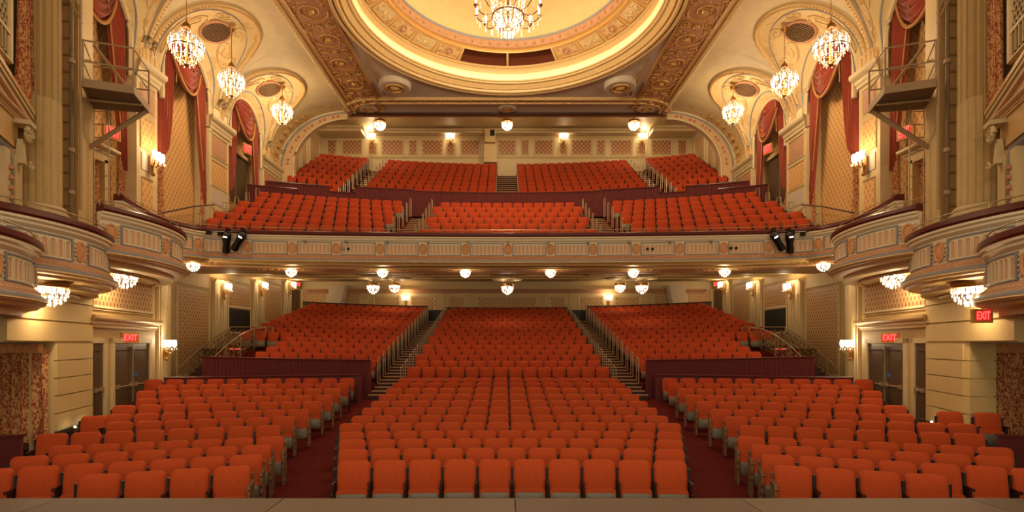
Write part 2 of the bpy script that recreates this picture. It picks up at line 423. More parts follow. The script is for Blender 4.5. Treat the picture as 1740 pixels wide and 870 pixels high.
for q in near:
    x, y, z, rz, blk, row, i, fst, lst = q
    if blk in BLK:
        j = sorted(p[6] for p in cnt[(blk, row)]).index(i)
        lab = 'orange theatre seat in the %s, %s row from stage, %s seat from left' % (BLK[blk], ORD[row], ORD[j])
    elif 'left' in blk: lab = 'single orange seat apart at the left wall beside the patterned curtain'
    else: lab = 'orange seat by the right wall curtain, %s of the detached pair' % ('nearer the aisle' if i == 0 else 'nearer the curtain')
    r = thing('theatre_seat', lab, 'seat', (x, y, z), rz, 'orange folding theatre seats in the front stalls')
    for nm in ('backrest', 'back_shell', 'seat_cushion', 'seat_pan'): link(nm, SP[nm], r)
    if y < 9.6: link('tuft_button', SP['tuft_button'], r)
    for e, sx in ((fst, -1), (lst, 1)):
        if sx == 1 and not e: continue
        link('armrest', SP['armrest'], r, loc=(sx*SW/2, 0, 0))
        if e and 'side' in blk and ((sx == 1) == (blk[0] == 'l')): link('end_panel', SP['end_panel'], r, loc=(sx*SW/2, 0, 0))
        else: link('standard', SP['standard'], r, loc=(sx*SW/2, 0, 0))
# the remaining seats: one joined mesh
def simple_seat():
    a = tilt(pillow(.245, .36, .875, .085, .04, [(.0, .05), (0, -.03), (.03, -.055)], 2), 10, (0, .4))
    c = MB().box(-.225, .225, -.17, -.06, .17, .47); p = MB().box(-.22, .22, -.19, -.171, .17, .44)
    d = MB().box(SW/2-.02, SW/2+.02, -.28, .04, .57, .605); d.box(SW/2-.015, SW/2+.015, -.16, .04, 0, .57); d.box(SW/2-.018, SW/2+.018, .03, .08, .3, .78)
    V = []; F = []; MI = []
    for mb, mi in ((a, 0), (c, 0), (p, 2), (d, 1)):
        n = len(V); V += mb.v; F += [tuple(i+n for i in f) for f in mb.f]; MI += [mi]*len(mb.f)
    return np.array(V, float), F, MI
V, F, MI = simple_seat(); nv = len(V); N = len(rest); allv = np.zeros((N, nv, 3))
for i, q in enumerate(rest):
    c, s = math.cos(q[3]), math.sin(q[3])
    allv[i, :, 0] = V[:, 0]*c-V[:, 1]*s+q[0]; allv[i, :, 1] = V[:, 0]*s+V[:, 1]*c+q[1]; allv[i, :, 2] = V[:, 2]+q[2]
me = bpy.data.meshes.new('theatre_seats')
lt = np.array([len(f) for f in F]); lv = np.concatenate([np.array(f) for f in F])
me.vertices.add(N*nv); me.vertices.foreach_set('co', allv.ravel())
LV = (lv[None, :]+(np.arange(N)*nv)[:, None]).ravel(); LT = np.tile(lt, N); LS = np.concatenate(([0], np.cumsum(LT)[:-1]))
me.loops.add(len(LV)); me.loops.foreach_set('vertex_index', LV.astype(np.int32))
me.polygons.add(len(LT)); me.polygons.foreach_set('loop_start', LS.astype(np.int32)); me.polygons.foreach_set('loop_total', LT.astype(np.int32))
for m_ in (SEAT2, IRON, PAN): me.materials.append(m_)
me.polygons.foreach_set('material_index', np.tile(np.array(MI, dtype=np.int32), N)); me.update(calc_edges=True)
o = stuff(link('theatre_seats', me)); tag(o, 'massed rows of orange folding seats in the rear stalls and balcony', 'seats')

# ------------------------------------------------------------------ stepped tiers
def tiers(name, D, ZZ, xs, dd, zfix, m):
    mb = MB()
    for n in range(len(D)):
        z = ZZ[n]; zbase = z-.6 if zfix is None else zfix; d0 = D[n]-dd*(.55 if n else .4); d1 = D[n]+dd*.45+(.0 if n < len(D)-1 else 1.6)
        for a, b in xs(n):
            K = max(2, int((b-a)/1.5)); P = []
            for i in range(K+1):
                x = a+(b-a)*i/K; P.append((x, -x*x/120, .0016*x*x))
            vs = []
            for x, dy, dz in P: vs += [(x, d0+dy, zbase), (x, d0+dy, z+dz), (x, d1+dy, z+dz), (x, d1+dy, zbase)]
            fs = []
            for i in range(K):
                for q in range(3): fs.append((i*4+q, i*4+4+q, i*4+5+q, i*4+1+q))
            fs += [(0, 1, 2, 3), (K*4+3, K*4+2, K*4+1, K*4)]
            mb.add(vs, fs)
    o = struct(name, mb, m); return o
tiers('floor_rear_stalls', DR, ZR, lambda n: [(-3.8, 3.8)] if n == 0 else [(-(10.5 if n < 6 else 12.6), -4.95), (-3.8, 3.8), (4.95, (10.5 if n < 6 else 12.6))], .9, .5, CARPET)
tiers('floor_mezzanine', DM, ZM, lambda n: [(-12.2, -4.95), (-3.75, 3.75), (4.95, 12.2)], 1.0, None, CARPET)
tiers('floor_upper_mezzanine', DT, ZT, lambda n: [(-(10.9 if n < 2 else 13.1), -9.2), (-8.1, -.62), (.62, 8.1), (9.2, (10.9 if n < 2 else 13.1))], .85, None, CARPET)
# aisle stairs: every step an own piece with a light nosing
def aisle(label, x0, x1, D, ZZ, dd, k=2, rail=None, treadm=TREAD, z_base=None, group='aisle stairs'):
    xm = (x0+x1)/2; r = thing('aisle_stair', label, 'stairs', (xm, D[0]-dd*.55-xm*xm/120, 0), 0, group)
    ox, oy = xm, D[0]-dd*.55-xm*xm/120; hw = (x1-x0)/2
    for n in range(len(D)):
        rise = (ZZ[n]-(ZZ[n-1] if n else ZZ[0]-(ZZ[1]-ZZ[0])))
        for j in range(k):
            z = ZZ[n]-rise*(k-1-j)/k+.0016*xm*xm; y = D[n]-dd*.55+dd*j/k-xm*xm/120
            b = MB().box(-hw, hw, y-oy, y-oy+dd/k+.02, (z_base if z_base is not None else z-rise/k-.1), z)
            sobj = obj('step', b, treadm, r); obj('nosing', MB().box(-hw, hw, y-oy-.03, y-oy+.05, z-.03, z+.012), NOSE, sobj)
    return r
for s in (-1, 1):
    a, b = sorted((s*3.8, s*4.95)); nm = SIDE[s]
    aisle('%s rear stalls aisle stairs with light wood nosings between the seat blocks' % nm, a, b, DR, ZR, .9, 2, z_base=.5)
    tag(obj('aisle_top_dark', MB().box(a+.03, b-.03, 33.15, 33.22, ZR[-1]+.0, ZR[-1]+.75), IRON), 'black gate panel closing the top of the %s rear stalls aisle' % nm, 'gate', 'black gates of the rear stalls aisles')  # black panel added to draw the darkness of the opening at the aisle top
    aisle('%s mezzanine aisle stairs above the balcony front' % nm, *sorted((s*3.75, s*4.95)), DM, ZM, 1.0, 3)
    aisle('%s upper mezzanine aisle stairs between inner and outer seats' % nm, *sorted((s*8.1, s*9.2)), DT, ZT, .85, 2, z_base=Z(6.6))
    aisle('%s wall stairs climbing beside the mezzanine seats under the arches' % nm, *sorted((s*12.2, s*12.9)), DM, [z+.3 for z in ZM], 1.0, 3)
aisle('centre upper mezzanine aisle stairs leading to the rear wall', -.62, .62, DT, ZT, .85, 2, z_base=Z(6.6))
# loop rails on the aisles
def loop_mesh(L=.5, H=.85, r=.018):
    b = MB(); b.tube([(0, 0, 0), (0, 0, H-.06), (0, .04, H), (0, L-.04, H+.05), (0, L, H-.01), (0, L, .05)], r, 6); return b.mesh('loop_rail', STEEL, True)
LM = loop_mesh(); LM2 = loop_mesh(.34, .95, .02)
def rails(xs, D, ZZ, desc, grp, me_=LM, step=1):
    for n in range(0, len(D), step):
        x = xs; o = link('loop_rail', me_, None, loc=(x, D[n]-.3-x*x/120, ZZ[n]+.0016*x*x))
        tag(o, 'bronze loop handrail at %s row of the %s' % (ORD[n], desc), 'handrail', grp)
for s in (-1, 1):
    nm = SIDE[s]
    rails(s*4.88, DR[1:], ZR[1:], nm+' rear stalls block', 'aisle loop rails in the rear stalls', LM2)
    rails(s*3.86, DR, ZR, 'rear centre block beside the %s aisle' % nm, 'aisle loop rails in the rear stalls', LM)
    rails(s*4.9, DM, ZM, nm+' mezzanine block', 'aisle loop rails in the mezzanine', LM2)
    rails(s*3.82, DM, ZM, 'mezzanine centre block beside the %s aisle' % nm, 'aisle loop rails in the mezzanine', LM2)
    rails(s*8.18, DT, ZT, nm+' inner upper mezzanine block', 'aisle loop rails in the upper mezzanine', LM2)
    rails(s*9.12, DT, ZT, nm+' outer upper mezzanine block', 'aisle loop rails in the upper mezzanine', LM2)
    rails(s*.66, DT, ZT, 'upper mezzanine centre aisle on its %s side' % nm, 'aisle loop rails in the upper mezzanine', LM)
    rails(s*12.15, DM, ZM, 'mezzanine wall stairs on the %s' % nm, 'wall stair loop rails in the mezzanine', LM2)

# ------------------------------------------------------------------ parapets
def curved_wall(name, label, cat, pts, z0, z1, th=.12, m=BURG, cap=MAHOG, capz=.06, slats=.0, grp=None):
    """pts plan path with per-point z offset; pleated velvet facing and a rail"""
    r = thing(name, label, cat, (0, 0, 0), 0, grp)
    obj('facing', MB().sweep(pts, [(0, z0), (0, z1), (-th, z1), (-th, z0)]), m, r)
    if slats:
        b = MB()
        for (xa, ya, *za), (xb, yb, *zb) in zip(pts, pts[1:]):
            L = math.hypot(xb-xa, yb-ya); n = max(1, int(L/slats)); q = za[0] if za else 0
            tx, ty = (xb-xa)/L, (yb-ya)/L; nx, ny = ty, -tx
            for i in range(n):
                t = (i+.5)/n*L; cx, cy = xa+tx*t+nx*.0, ya+ty*t+ny*.0; h = slats*.36
                b.add([(cx-tx*h, cy-ty*h, q+z0), (cx+tx*h, cy+ty*h, q+z0), (cx+nx*.025, cy+ny*.025, q+z0), (cx-tx*h, cy-ty*h, q+z1-.01), (cx+tx*h, cy+ty*h, q+z1-.01), (cx+nx*.025, cy+ny*.025, q+z1-.01)],
                      [(0, 2, 5, 3), (2, 1, 4, 5), (3, 5, 4)])
        obj('pleats', b, m, r)
    obj('cap_rail', MB().sweep(pts, [(.04, z1), (.05, z1+capz*.5), (.03, z1+capz), (-th-.03, z1+capz), (-th-.04, z1)]), cap, r)
    return r
def ap(x, d0, rise=.0016): return (x, d0-x*x/120, rise*x*x)
for s in (-1, 1):
    nm = SIDE[s]
    # path must run so that the facing side looks to the stage: left -> right
    P = [(XI[11]-.05, DI[11]+.52), (XI[11]+2, DI[11]+.03), (XI[11]+4, DI[11]-.5), (10.9, 16.75)]
    if s < 0: P = [(-x, y) for x, y in P][::-1]
    curved_wall('parapet', 'low burgundy parapet behind the last row of the %s front block' % nm, 'parapet', P, .3, 1.52, grp='burgundy parapets of the stalls')
    P = [ap(x, 19.25) for x in (4.95, 6.5, 8, 9.5, 10.6)]
    if s < 0: P = [(-x, y, z) for x, y, z in P][::-1]
    curved_wall('parapet', 'tall pleated burgundy parapet before the %s rear stalls block' % nm, 'parapet', P, .5, 1.96, slats=.12, grp='burgundy parapets of the stalls')
    # rear wooden rail behind last row
    P = [ap(x, 33.4) for x in (4.95, 7, 9, 11, 12.4)]
    if s < 0: P = [(-x, y, z) for x, y, z in P][::-1]
    curved_wall('parapet', 'dark wooden back rail behind the top row of the %s rear stalls' % nm, 'parapet', P, Z(.8), Z(2.22), m=DARKW, cap=DARKW, grp='dark back rails of the stalls')
    P = [ap(x, 28.4) for x in (4.95, 6.5, 8.0)]
    if s < 0: P = [(-x, y, z) for x, y, z in P][::-1]
    curved_wall('parapet', 'pleated burgundy parapet before the %s inner upper mezzanine seats' % nm, 'parapet', P, Z(6.4), Z(8.08), slats=.12, grp='burgundy parapets of the mezzanine')
    P = [ap(x, 28.4) for x in (8.0, 9.3)]
    if s < 0: P = [(-x, y, z) for x, y, z in P][::-1]
    curved_wall('parapet', 'lowered pleated burgundy parapet at foot of the %s upper aisle' % nm, 'parapet', P, Z(6.4), Z(7.75), slats=.12, grp='burgundy parapets of the mezzanine')
    P = [ap(x, 28.4) for x in (9.3, 10.5, 12.4)]
    if s < 0: P = [(-x, y, z) for x, y, z in P][::-1]
    curved_wall('parapet', 'pleated burgundy parapet before the %s outer upper mezzanine seats' % nm, 'parapet', P, Z(6.4), Z(8.02), slats=.12, grp='burgundy parapets of the mezzanine')
    P = [ap(x, 27.9) for x in (10.7, 13.0)]
    if s < 0: P = [(-x, y, z) for x, y, z in P][::-1]
    curved_wall('parapet', 'short burgundy parapet near the %s end arch below a plaster ledge' % nm, 'parapet', P, Z(6.4), Z(7.62), slats=.12, grp='burgundy parapets of the mezzanine')
P = [ap(x, 28.4) for x in (-4.95, -3, -1, 1, 3, 4.95)]
curved_wall('parapet', 'long pleated burgundy parapet across the centre of the mezzanine', 'parapet', P, Z(6.4), Z(8.02), slats=.12, grp='burgundy parapets of the mezzanine')
P = [ap(x, 33.4) for x in (-3.8, 0, 3.8)]
curved_wall('parapet', 'dark wooden back rail behind the top row of the centre rear stalls', 'parapet', P, Z(.8), Z(2.18), m=DARKW, cap=DARKW, grp='dark back rails of the stalls')
# burgundy box walls at the edge of the front stalls
for s in (-1, 1):
    M, L, um = frame(s, (11.9, 10.2), (10.05, 10.9))
    b = MB().box(0, L, -.06, .06, -.2, .72); r = thing('partition', 'low burgundy partition with a red top at the far %s of the stalls' % SIDE[s], 'partition', M=M)
    obj('facing', b, BURG, r); obj('cap_rail', MB().box(-.02, L+.02, -.09, .09, .72, .77), MAHOG, r)

# ------------------------------------------------------------------ balcony front and the side boxes
niche_b = MB()     # arched recess frame (local: X along, Z up, -Y outwards), unit about .12 x .40
for x0, x1 in ((-.062, -.045), (.045, .062)): niche_b.box(x0, x1, -.022, 0, -.2, .12)
ring = [(-.062+0, .12)]
outer = [(.062*math.cos(a), .12+.062*math.sin(a)) for a in [PI*i/6 for i in range(7)]]; inner = [(.045*math.cos(a), .12+.045*math.sin(a)) for a in [PI*i/6 for i in range(7)]]
niche_b.xpoly(outer+inner[::-1], -.022, 0)
niche_b.box(-.066, .066, -.03, 0, -.225, -.195)
NICHE = niche_b.mesh('niche_frame', PALE); 
nb2 = MB(); nb2.xpoly([(-.045, -.195), (.045, -.195)]+inner, -.006, 0); NINSET = nb2.mesh('niche_inset', INSET)
ovb = MB()
def ellr(a, b, n=20): return [(a*math.cos(2*PI*i/n), b*math.sin(2*PI*i/n)) for i in range(n)]
for (a, b2, y) in ((.15, .215, .0),): pass
o1 = ellr(.16, .225); o2 = ellr(.155, .22); o3 = ellr(.12, .18); o4 = ellr(.105, .165); o5 = ellr(.06, .12)
vs = []
for R_, y in ((o1, 0), (o2, -.035), (o3, -.035), (o4, -.012), (o5, -.03)): vs += [(x, y, z) for x, z in R_]
n_ = 20; fs = [(l*n_+i, l*n_+(i+1) % n_, (l+1)*n_+(i+1) % n_, (l+1)*n_+i) for l in range(4) for i in range(n_)]
vs.append((0, -.04, 0)); fs += [(4*n_+i, 4*n_+(i+1) % n_, 5*n_) for i in range(n_)]
ovb.add(vs, fs); OVAL = ovb.mesh('oval_medallion', mat('apricot_medallion', rgb(208, 150, 100), .6), True)
lfb = MB()
for s in (-1, 1):
    for k in range(5): lfb.ball((s*(.20-.012*abs(k-2)), -.01, -.18+.09*k), .028, 6)
LEAVES = lfb.mesh('leaf_spray', GOLD2, True)
dent = MB(); dent.ball((0, -.01, 0), .035, 6); DENT = dent.mesh('egg_bead', GOLD2, True)
def resample(path, step):
    out = []; acc = 0; nxt = 0
    for (x0, y0), (x1, y1) in zip(path, path[1:]):
        L = math.hypot(x1-x0, y1-y0)
        while nxt <= acc+L:
            t = (nxt-acc)/L; tx, ty = (x1-x0)/L, (y1-y0)/L; out.append((x0+(x1-x0)*t, y0+(y1-y0)*t, tx, ty)); nxt += step
        acc += L
    return out, acc
def at_len(path, s_):
    acc = 0
    for (x0, y0), (x1, y1) in zip(path, path[1:]):
        L = math.hypot(x1-x0, y1-y0)
        if s_ <= acc+L+1e-6:
            t = (s_-acc)/L; return x0+(x1-x0)*t, y0+(y1-y0)*t, (x1-x0)/L, (y1-y0)/L
        acc += L
    return x1, y1, (x1-x0)/L, (y1-y0)/L
def front(name, label, cat, path, top, grp=None, panelw=1.35, pitch=1.69, start=None, nich=8, H=1.12, extra=True, nscale=1.0):
    """ornamental balcony front; path plan left->right as seen from the stage (hall side = right-hand normal), top = z of the rail base"""
    r = thing(name, label, cat, (path[len(path)//2][0], path[len(path)//2][1], top-H), 0, grp); ox, oy, oz = r.location
    path = [(x-ox, y-oy) for x, y in path]; T = top-oz
    def sw(pr): return MB().sweep(path, [(o_, T+z_) for o_, z_ in pr])
    obj('hand_rail', sw([(.10, .0), (.15, .05), (.14, .14), (.06, .19), (-.12, .19), (-.14, 0)]), MAHOG, r, smooth=True)
    obj('cornice', sw([(-.1, 0), (.12, 0), (.12, -.05), (.07, -.08), (.07, -.13), (.03, -.17), (-.02, -.22), (-.1, -.22)]), PALE, r)
    obj('frieze_wall', sw([(-.08, -.2), (0, -.2), (0, -.76), (-.08, -.76)]), PALE, r)
    obj('acanthus_band', sw([(-.05, -.74), (.02, -.74), (.05, -.78), (.13, -.90), (.10, -.92), (-.05, -.92)]), PINK, r, smooth=True)
    obj('lip_moulding', sw([(-.05, -.90), (.13, -.90), (.20, -.94), (.21, -.985), (-.05, -.985)]), BLUE, r)
    obj('underside_roll', sw([(-.05, -.98), (.20, -.985), (.22, -1.02), (.17, -1.06), (.10, -1.08), (.06, -1.13), (-.05, -1.15), (-.20, -1.16), (-.24, -1.22), (-.4, -1.24), (-.4, -1.07)]), GOLD2, r)
    # thin brass rail with posts
    rp = [(x, y, T+.30) for x, y in path]
    b = MB().tube(rp, .014, 5)
    pts, L = resample(path, 1.2)
    for x, y, tx, ty in pts: b.tube([(x, y, T+.13), (x, y, T+.3)], .01, 4)
    obj('brass_rail', b, STEEL, r)
    # egg beads on the acanthus band
    pts, L = resample(path, .13 if nscale > 1 else .26)
    bb = MB()
    for x, y, tx, ty in pts:
        nx, ny = ty, -tx; bb.ball((x+nx*.085, y+ny*.085, T-.83), .04 if nscale <= 1 else .034, 4)
    stuff(obj('bead_row', bb, GOLD2, r))
    s0 = start if start is not None else (L % pitch)/2
    k = 0; c = s0
    while c < L+pitch:
        # oval at c, panel from c to c+pitch
        if 0.2 < c < L-.2:
            x, y, tx, ty = at_len(path, c); nx, ny = ty, -tx
            M = Matrix(((tx, -nx, 0, x+nx*.01), (ty, -ny, 0, y+ny*.01), (0, 0, 1, T-.475), (0, 0, 0, 1)))
            ov = link('oval_medallion', OVAL, r, M); link('leaf_spray', LEAVES, r, M)
        p0, p1 = c+(pitch-panelw)/2, c+(pitch+panelw)/2
        if p0 > 0 and p1 < L:
            # frame follows the curve
            sub = [at_len(path, p0+(p1-p0)*i/6)[:2] for i in range(7)]
            fb = MB()
            for z0, z1 in ((-.255, -.225), (-.725, -.695)): fb.sweep(sub, [(0, T+z0), (.03, T+z0), (.03, T+z1), (0, T+z1)])
            for u in (p0, p1-.045):
                seg = [at_len(path, u)[:2], at_len(path, u+.045)[:2]]; fb.sweep(seg, [(0, T-.72), (.035, T-.72), (.035, T-.23), (0, T-.23)])
            obj('panel_border', fb, BLUE, r)
            for i in range(nich):
                u = p0+.045+(p1-p0-.09)*(i+.5)/nich; x, y, tx, ty = at_len(path, u); nx, ny = ty, -tx
                M = Matrix(((tx, -nx, 0, x+nx*.002), (ty, -ny, 0, y+ny*.002), (0, 0, 1, T-.475), (0, 0, 0, 1)))
                sc_ = (p1-p0-.09)/nich/.14
                M = M @ Matrix.Diagonal((sc_, 1, 1, 1))
                q = link('niche', NICHE, r, M); link('niche_inset', NINSET, q)
        c += pitch; k += 1
    return r
def smooth_path(pts, n=6):
    out = []
    P = [pts[0]]+list(pts)+[pts[-1]]
    for i in range(1, len(P)-2):
        p0, p1, p2, p3 = P[i-1], P[i], P[i+1], P[i+2]
        for k in range(n):
            t = k/n; out.append(tuple(.5*((2*p1[j])+(-p0[j]+p2[j])*t+(2*p0[j]-5*p1[j]+4*p2[j]-p3[j])*t*t+(-p0[j]+3*p1[j]-3*p2[j]+p3[j])*t**3) for j in (0, 1)))
    out.append(tuple(pts[-1])); return out
half = [(-11.5, 15.6), (-11.85, 16.9), (-12.05, 18.1), (-12.0, 19.0), (-11.5, 20.0), (-10.2, 20.5), (-8.5, 20.72)]
full = half+[(-5, 20.95), (-1.7, 21.08), (1.7, 21.08), (5, 20.95)]+[(-x, y) for x, y in half][::-1]
BAL = smooth_path(full, 5)
_, LB = resample(BAL, 1.0)
front('balcony_front', 'long ornamental cream balcony front with mahogany rail across the hall', 'balcony', BAL, Z(4.2), start=(LB/2) % 1.69)
# balcony fascia fittings: small wall hooks and wing spotlights are below
BOX = [('A', (12.37, 8.04), 3.83, 1.80, -75, 52, 'nearest'), ('B', (13.2, 11.09), 3.83, 2.46, -24, 62, 'second'), ('C', (13.82, 14.4), 4.2, 3.20, -22, 72, 'third')]
for s in (-1, 1):
    for key, (cx, cy), R_, h, a0, a1, od in BOX:
        pts = []
        for i in range(25):
            a = math.radians(a0+(a1-a0)*i/24); pts.append((-cx+R_*math.cos(a), cy+R_*math.sin(a)))
        if s > 0: pts = [(-x, y) for x, y in pts][::-1]
        _, L = resample(pts, 1)
        # left: near->far has the hall on its right-hand side
        lab = {'A': 'lowest curved box balcony nearest the stage on the %s wall', 'B': 'middle curved box balcony of the %s wall beneath the tall fluted column', 'C': 'highest curved box balcony of the %s wall next to the main balcony'}[key] % SIDE[s]
        r = front('box_balcony', lab, 'balcony', pts, Z(h), 'curved side boxes', panelw=1.35, pitch=1.85, nich=7, start=(.25 if s < 0 else (L-.25) % 1.85), H=1.12, nscale=1.3)
        ox, oy, oz = r.location
        poly = [(x-ox, y-oy) for x, y in pts]+[(s*15-ox, pts[-1][1]-oy), (s*15-ox, pts[0][1]-oy)]
        poly2 = [((x+s*.25)-ox, y-oy) for x, y in pts]+[(s*15-ox, pts[-1][1]-oy), (s*15-ox, pts[0][1]-oy)]
        obj('box_floor', MB().poly(poly2, -.16, .05), CREAM2, r)
        ins = [((x+s*.75)-ox, y-oy) for x, y in pts[2:-3]]
        obj('soffit_ring', MB().tube([(x, y, -.20) for x, y in ins], .05, 5), GOLD2, r)
# mezzanine soffit: underside of the balcony from the lip to the rear wall
SO = MB(); PR = [(21.1, 3.02), (21.9, 3.10), (23.6, 3.12), (23.7, 3.22), (26, 3.42), (29, 3.68), (33, 4.0), (37.2, 4.3)]
xs_ = [-15.5, -12, -8, -4, 0, 4, 8, 12, 15.5]
SO.grid(lambda u, v: (xs_[round(u*8)], PR[round(v*7)][0]-(.0 if round(v*7) > 1 else (.9 if abs(xs_[round(u*8)]) > 11 else 0)), Z(PR[round(v*7)][1])), 8, 7)
cb = struct('ceiling_under_balcony', SO, CREAM2)
rib = MB()
for d, h in ((24.4, 3.27), (28.2, 3.60), (31.5, 3.87)): rib.box(-14.5, 14.5, d-.1, d+.1, Z(h)-.07, Z(h)+.05)
for x in (-10.5, -4.2, 4.2, 10.5): rib.grid(lambda u, v: (x-.1+.2*u, 23.8+13*v, Z(3.2+1.05*v)), 1, 6)
obj('moulded_rib', rib, GOLD2, cb)
ob_ = MB(); ob_.sweep([(p[0], p[1]+.35) for p in BAL], [(-.15, Z(3.04)), (-.5, Z(3.02)), (-1.5, Z(3.03)), (-1.9, Z(3.09))], caps=False); obj('ornate_soffit_band', ob_, PINK, cb)
for s in (-1, 1):
    for x, y in ((1.75, 21.75), (5.15, 21.75), (8.8, 21.5), (11.75, 19.75)):
        b = MB(); b.lathe([(.01, -.06), (.34, -.06), (.42, 0)], 20)
        for sd in (-1, 1):
            for k in range(7):
                b.ball((sd*(.5+.13*k), -.05+.10*(k % 2), -.03), .09-.008*k, 6, .5)
        obj('leaf_cluster', b, GOLD, cb, Matrix.Translation((s*x, y, Z(3.02))), smooth=True)
fr = MB(); fr.sweep([(p[0], p[1]+.55) for p in BAL], [(0, Z(2.98)), (.3, Z(2.98)), (.3, Z(3.1)), (0, Z(3.1))])
obj('gilded_band', fr, PINK, cb)
# deck side plates of the mezzanine (closing edge)
cf = MB(); cf.add([(x, 27.4 if j == 0 else 28.5, Z(6.55)) for x in (-13.2, 13.2) for j in (0, 1)], [(0, 1, 3, 2)]); struct('floor_cross_aisle', cf, TREAD)

# ------------------------------------------------------------------ ceiling with the dome
H0 = Z(13.2); DCX, DCY, DR0 = 0, 21.1, 6.85
X0, X1, Y0, Y1 = -9.1, 9.1, 10.0, 30.4
def edge(a):
    c, s = math.cos(a), math.sin(a); t = 1e9
    if c > 1e-9: t = min(t, (X1-DCX)/c)
    if c < -1e-9: t = min(t, (X0-DCX)/c)
    if s > 1e-9: t = min(t, (Y1-DCY)/s)
    if s < -1e-9: t = min(t, (Y0-DCY)/s)
    return (DCX+c*t, DCY+s*t)
angs = sorted([2*PI*i/96 for i in range(96)]+[math.atan2(y-DCY, x-DCX) % (2*PI) for x in (X0, X1) for y in (Y0, Y1)])
mb = MB(); n_ = len(angs)
mb.add([(DR0*math.cos(a)+DCX, DR0*math.sin(a)+DCY, H0) for a in angs]+[edge(a)+(H0,) for a in angs], [(i, (i+1) % n_, (i+1) % n_+n_, i+n_) for i in range(n_)])
mb.box(-9.1, 9.1, 2, 10, H0, H0+.1)
CEIL = struct('ceiling', mb, MAUVE)
def ringo(name, prof, m, smooth=True, n=96): return obj(name, MB().lathe(prof, n, (DCX, DCY, 0)), m, CEIL, smooth=smooth)
q = H0
ringo('rope_moulding', [(7.0, q), (6.98, q-.07), (6.9, q-.12), (6.82, q-.09), (6.80, q)], GOLD2)
ringo('dome_moulding', [(6.80, q), (6.72, q-.10), (6.64, q-.08), (6.60, q+.02), (6.50, q+.0), (6.44, q+.08), (6.36, q+.18), (6.25, q+.20), (6.22, q+.28), (6.15, q+.34), (6.17, q+.28), (6.30, q+.24)], GOLD2)
ringo('cove_trough', [(6.30, q+.24), (6.66, q+.26), (6.76, q+.40), (6.66, q+.54), (6.40, q+.63), (6.12, q+.68)], CREAM)
ringo('cove_strip', [(6.42, q+.27), (6.48, q+.27), (6.48, q+.30), (6.42, q+.30), (6.42, q+.27)], GLOW, False, 64)
ringo('frieze_base', [(6.12, q+.68), (6.10, q+.62), (6.06, q+.68), (6.06, q+.86), (6.01, q+.88), (6.0, q+.98)], GOLD2)
# frieze wall leaves a double opening towards the rear
A0, A1 = PI/2-.42, PI/2+.42
def rz_fr(t): return (6.0-.75*t, q+.98+.26*t)
obj('frieze_wall', MB().lathe([rz_fr(0), rz_fr(1)], 80, (DCX, DCY, 0), A1, A0+2*PI), GOLD2, CEIL, smooth=True)
obj('follow_spot_recess', MB().lathe([(6.0, q+.98), (6.6, q+1.05), (6.7, q+1.75), (5.25, q+1.7), (5.25, q+1.24)], 16, (DCX, DCY, 0), A0, A1), mat('recess_brown', rgb(126, 60, 30), .7), CEIL)
mul = MB()
for a in (A0, PI/2, A1):
    c, s = math.cos(a), math.sin(a); M = Matrix(((-s, c, 0, DCX), (c, s, 0, DCY), (0, 0, 1, 0), (0, 0, 0, 1)))
    mul.add([M @ Vector(p_) for p_ in [(-.05, 6.0, q+.96), (.05, 6.0, q+.96), (.05, 5.25, q+1.22), (-.05, 5.25, q+1.22), (-.05, 6.0, q+1.06), (.05, 6.0, q+1.06), (.05, 5.25, q+1.32), (-.05, 5.25, q+1.32)]],
            [(0, 1, 2, 3), (7, 6, 5, 4), (0, 3, 7, 4), (1, 5, 6, 2), (0, 4, 5, 1), (3, 2, 6, 7)])
obj('mullion', mul, GOLD2, CEIL)
ringo('cornice_ring', [(5.26, q+1.22), (5.20, q+1.20), (5.16, q+1.28), (5.17, q+1.36), (5.10, q+1.40)], GOLD)
ringo('greek_band', [(5.10, q+1.40), (5.02, q+1.48), (4.96, q+1.68)], PINK)
ringo('inner_bead', [(4.96, q+1.68), (4.92, q+1.66), (4.90, q+1.71), (4.90, q+1.76)], BLUE)
ringo('dome_shell', [(4.90, q+1.76)]+[(4.90*math.cos(a), q+1.76+1.7*math.sin(a)) for a in [PI/2*i/10 for i in range(1, 10)]]+[(.01, q+3.46)], CREAM3)
# coffer panels with rosettes in the frieze
cof = MB(); cofr = MB()
cw, ch = .60, .34
molding_rect(cof, -cw, cw, -ch, ch, .07, .05); COFF = cof.mesh('coffer_frame', GOLD)
for kk in range(2):
    rr = MB()
    if kk == 0:
        for i in range(8):
            a = 2*PI*i/8; rr.ball((.17*math.cos(a), -.02, .17*math.sin(a)), .055, 6)
        rr.ball((0, -.03, 0), .10, 8)
        for sx in (-1, 1):
            for sz in (-1, 1): spiral(rr, (sx*.40, sz*.18), .09, 1.2, sx*sz, .02, -.01)
    else:
        for sx in (-1, 1):
            for sz in (-1, 1): spiral(rr, (sx*.26, sz*.15), .13, 1.5, sx*sz, .026, -.01)
        rr.ball((0, -.02, 0), .07, 6); rr.ball((.38, -.02, 0), .06, 6); rr.ball((-.38, -.02, 0), .06, 6)
    cofr = rr.mesh('rosette', PINK if kk == 0 else CREAM, True)
    if kk == 0: ROS = [cofr]
    else: ROS.append(cofr)
dots = MB(); NCOF = 23
tl = math.atan2(.75, .26)
span = 2*PI-(A1-A0)
for i in range(NCOF):
    a = A1+span*(i+.5)/NCOF; c, s = math.cos(a), math.sin(a); rad, z = rz_fr(.5)
    # local X tangential, local -Y towards the axis
    B = Matrix(((s, c, 0, DCX+c*(rad-.01)), (-c, s, 0, DCY+s*(rad-.01)), (0, 0, 1, z), (0, 0, 0, 1)))
    B = B @ Matrix.Rotation(tl, 4, 'X')
    f_ = link('coffer', COFF, CEIL, B); link('rosette', ROS[i % 2], f_)
grk = MB()
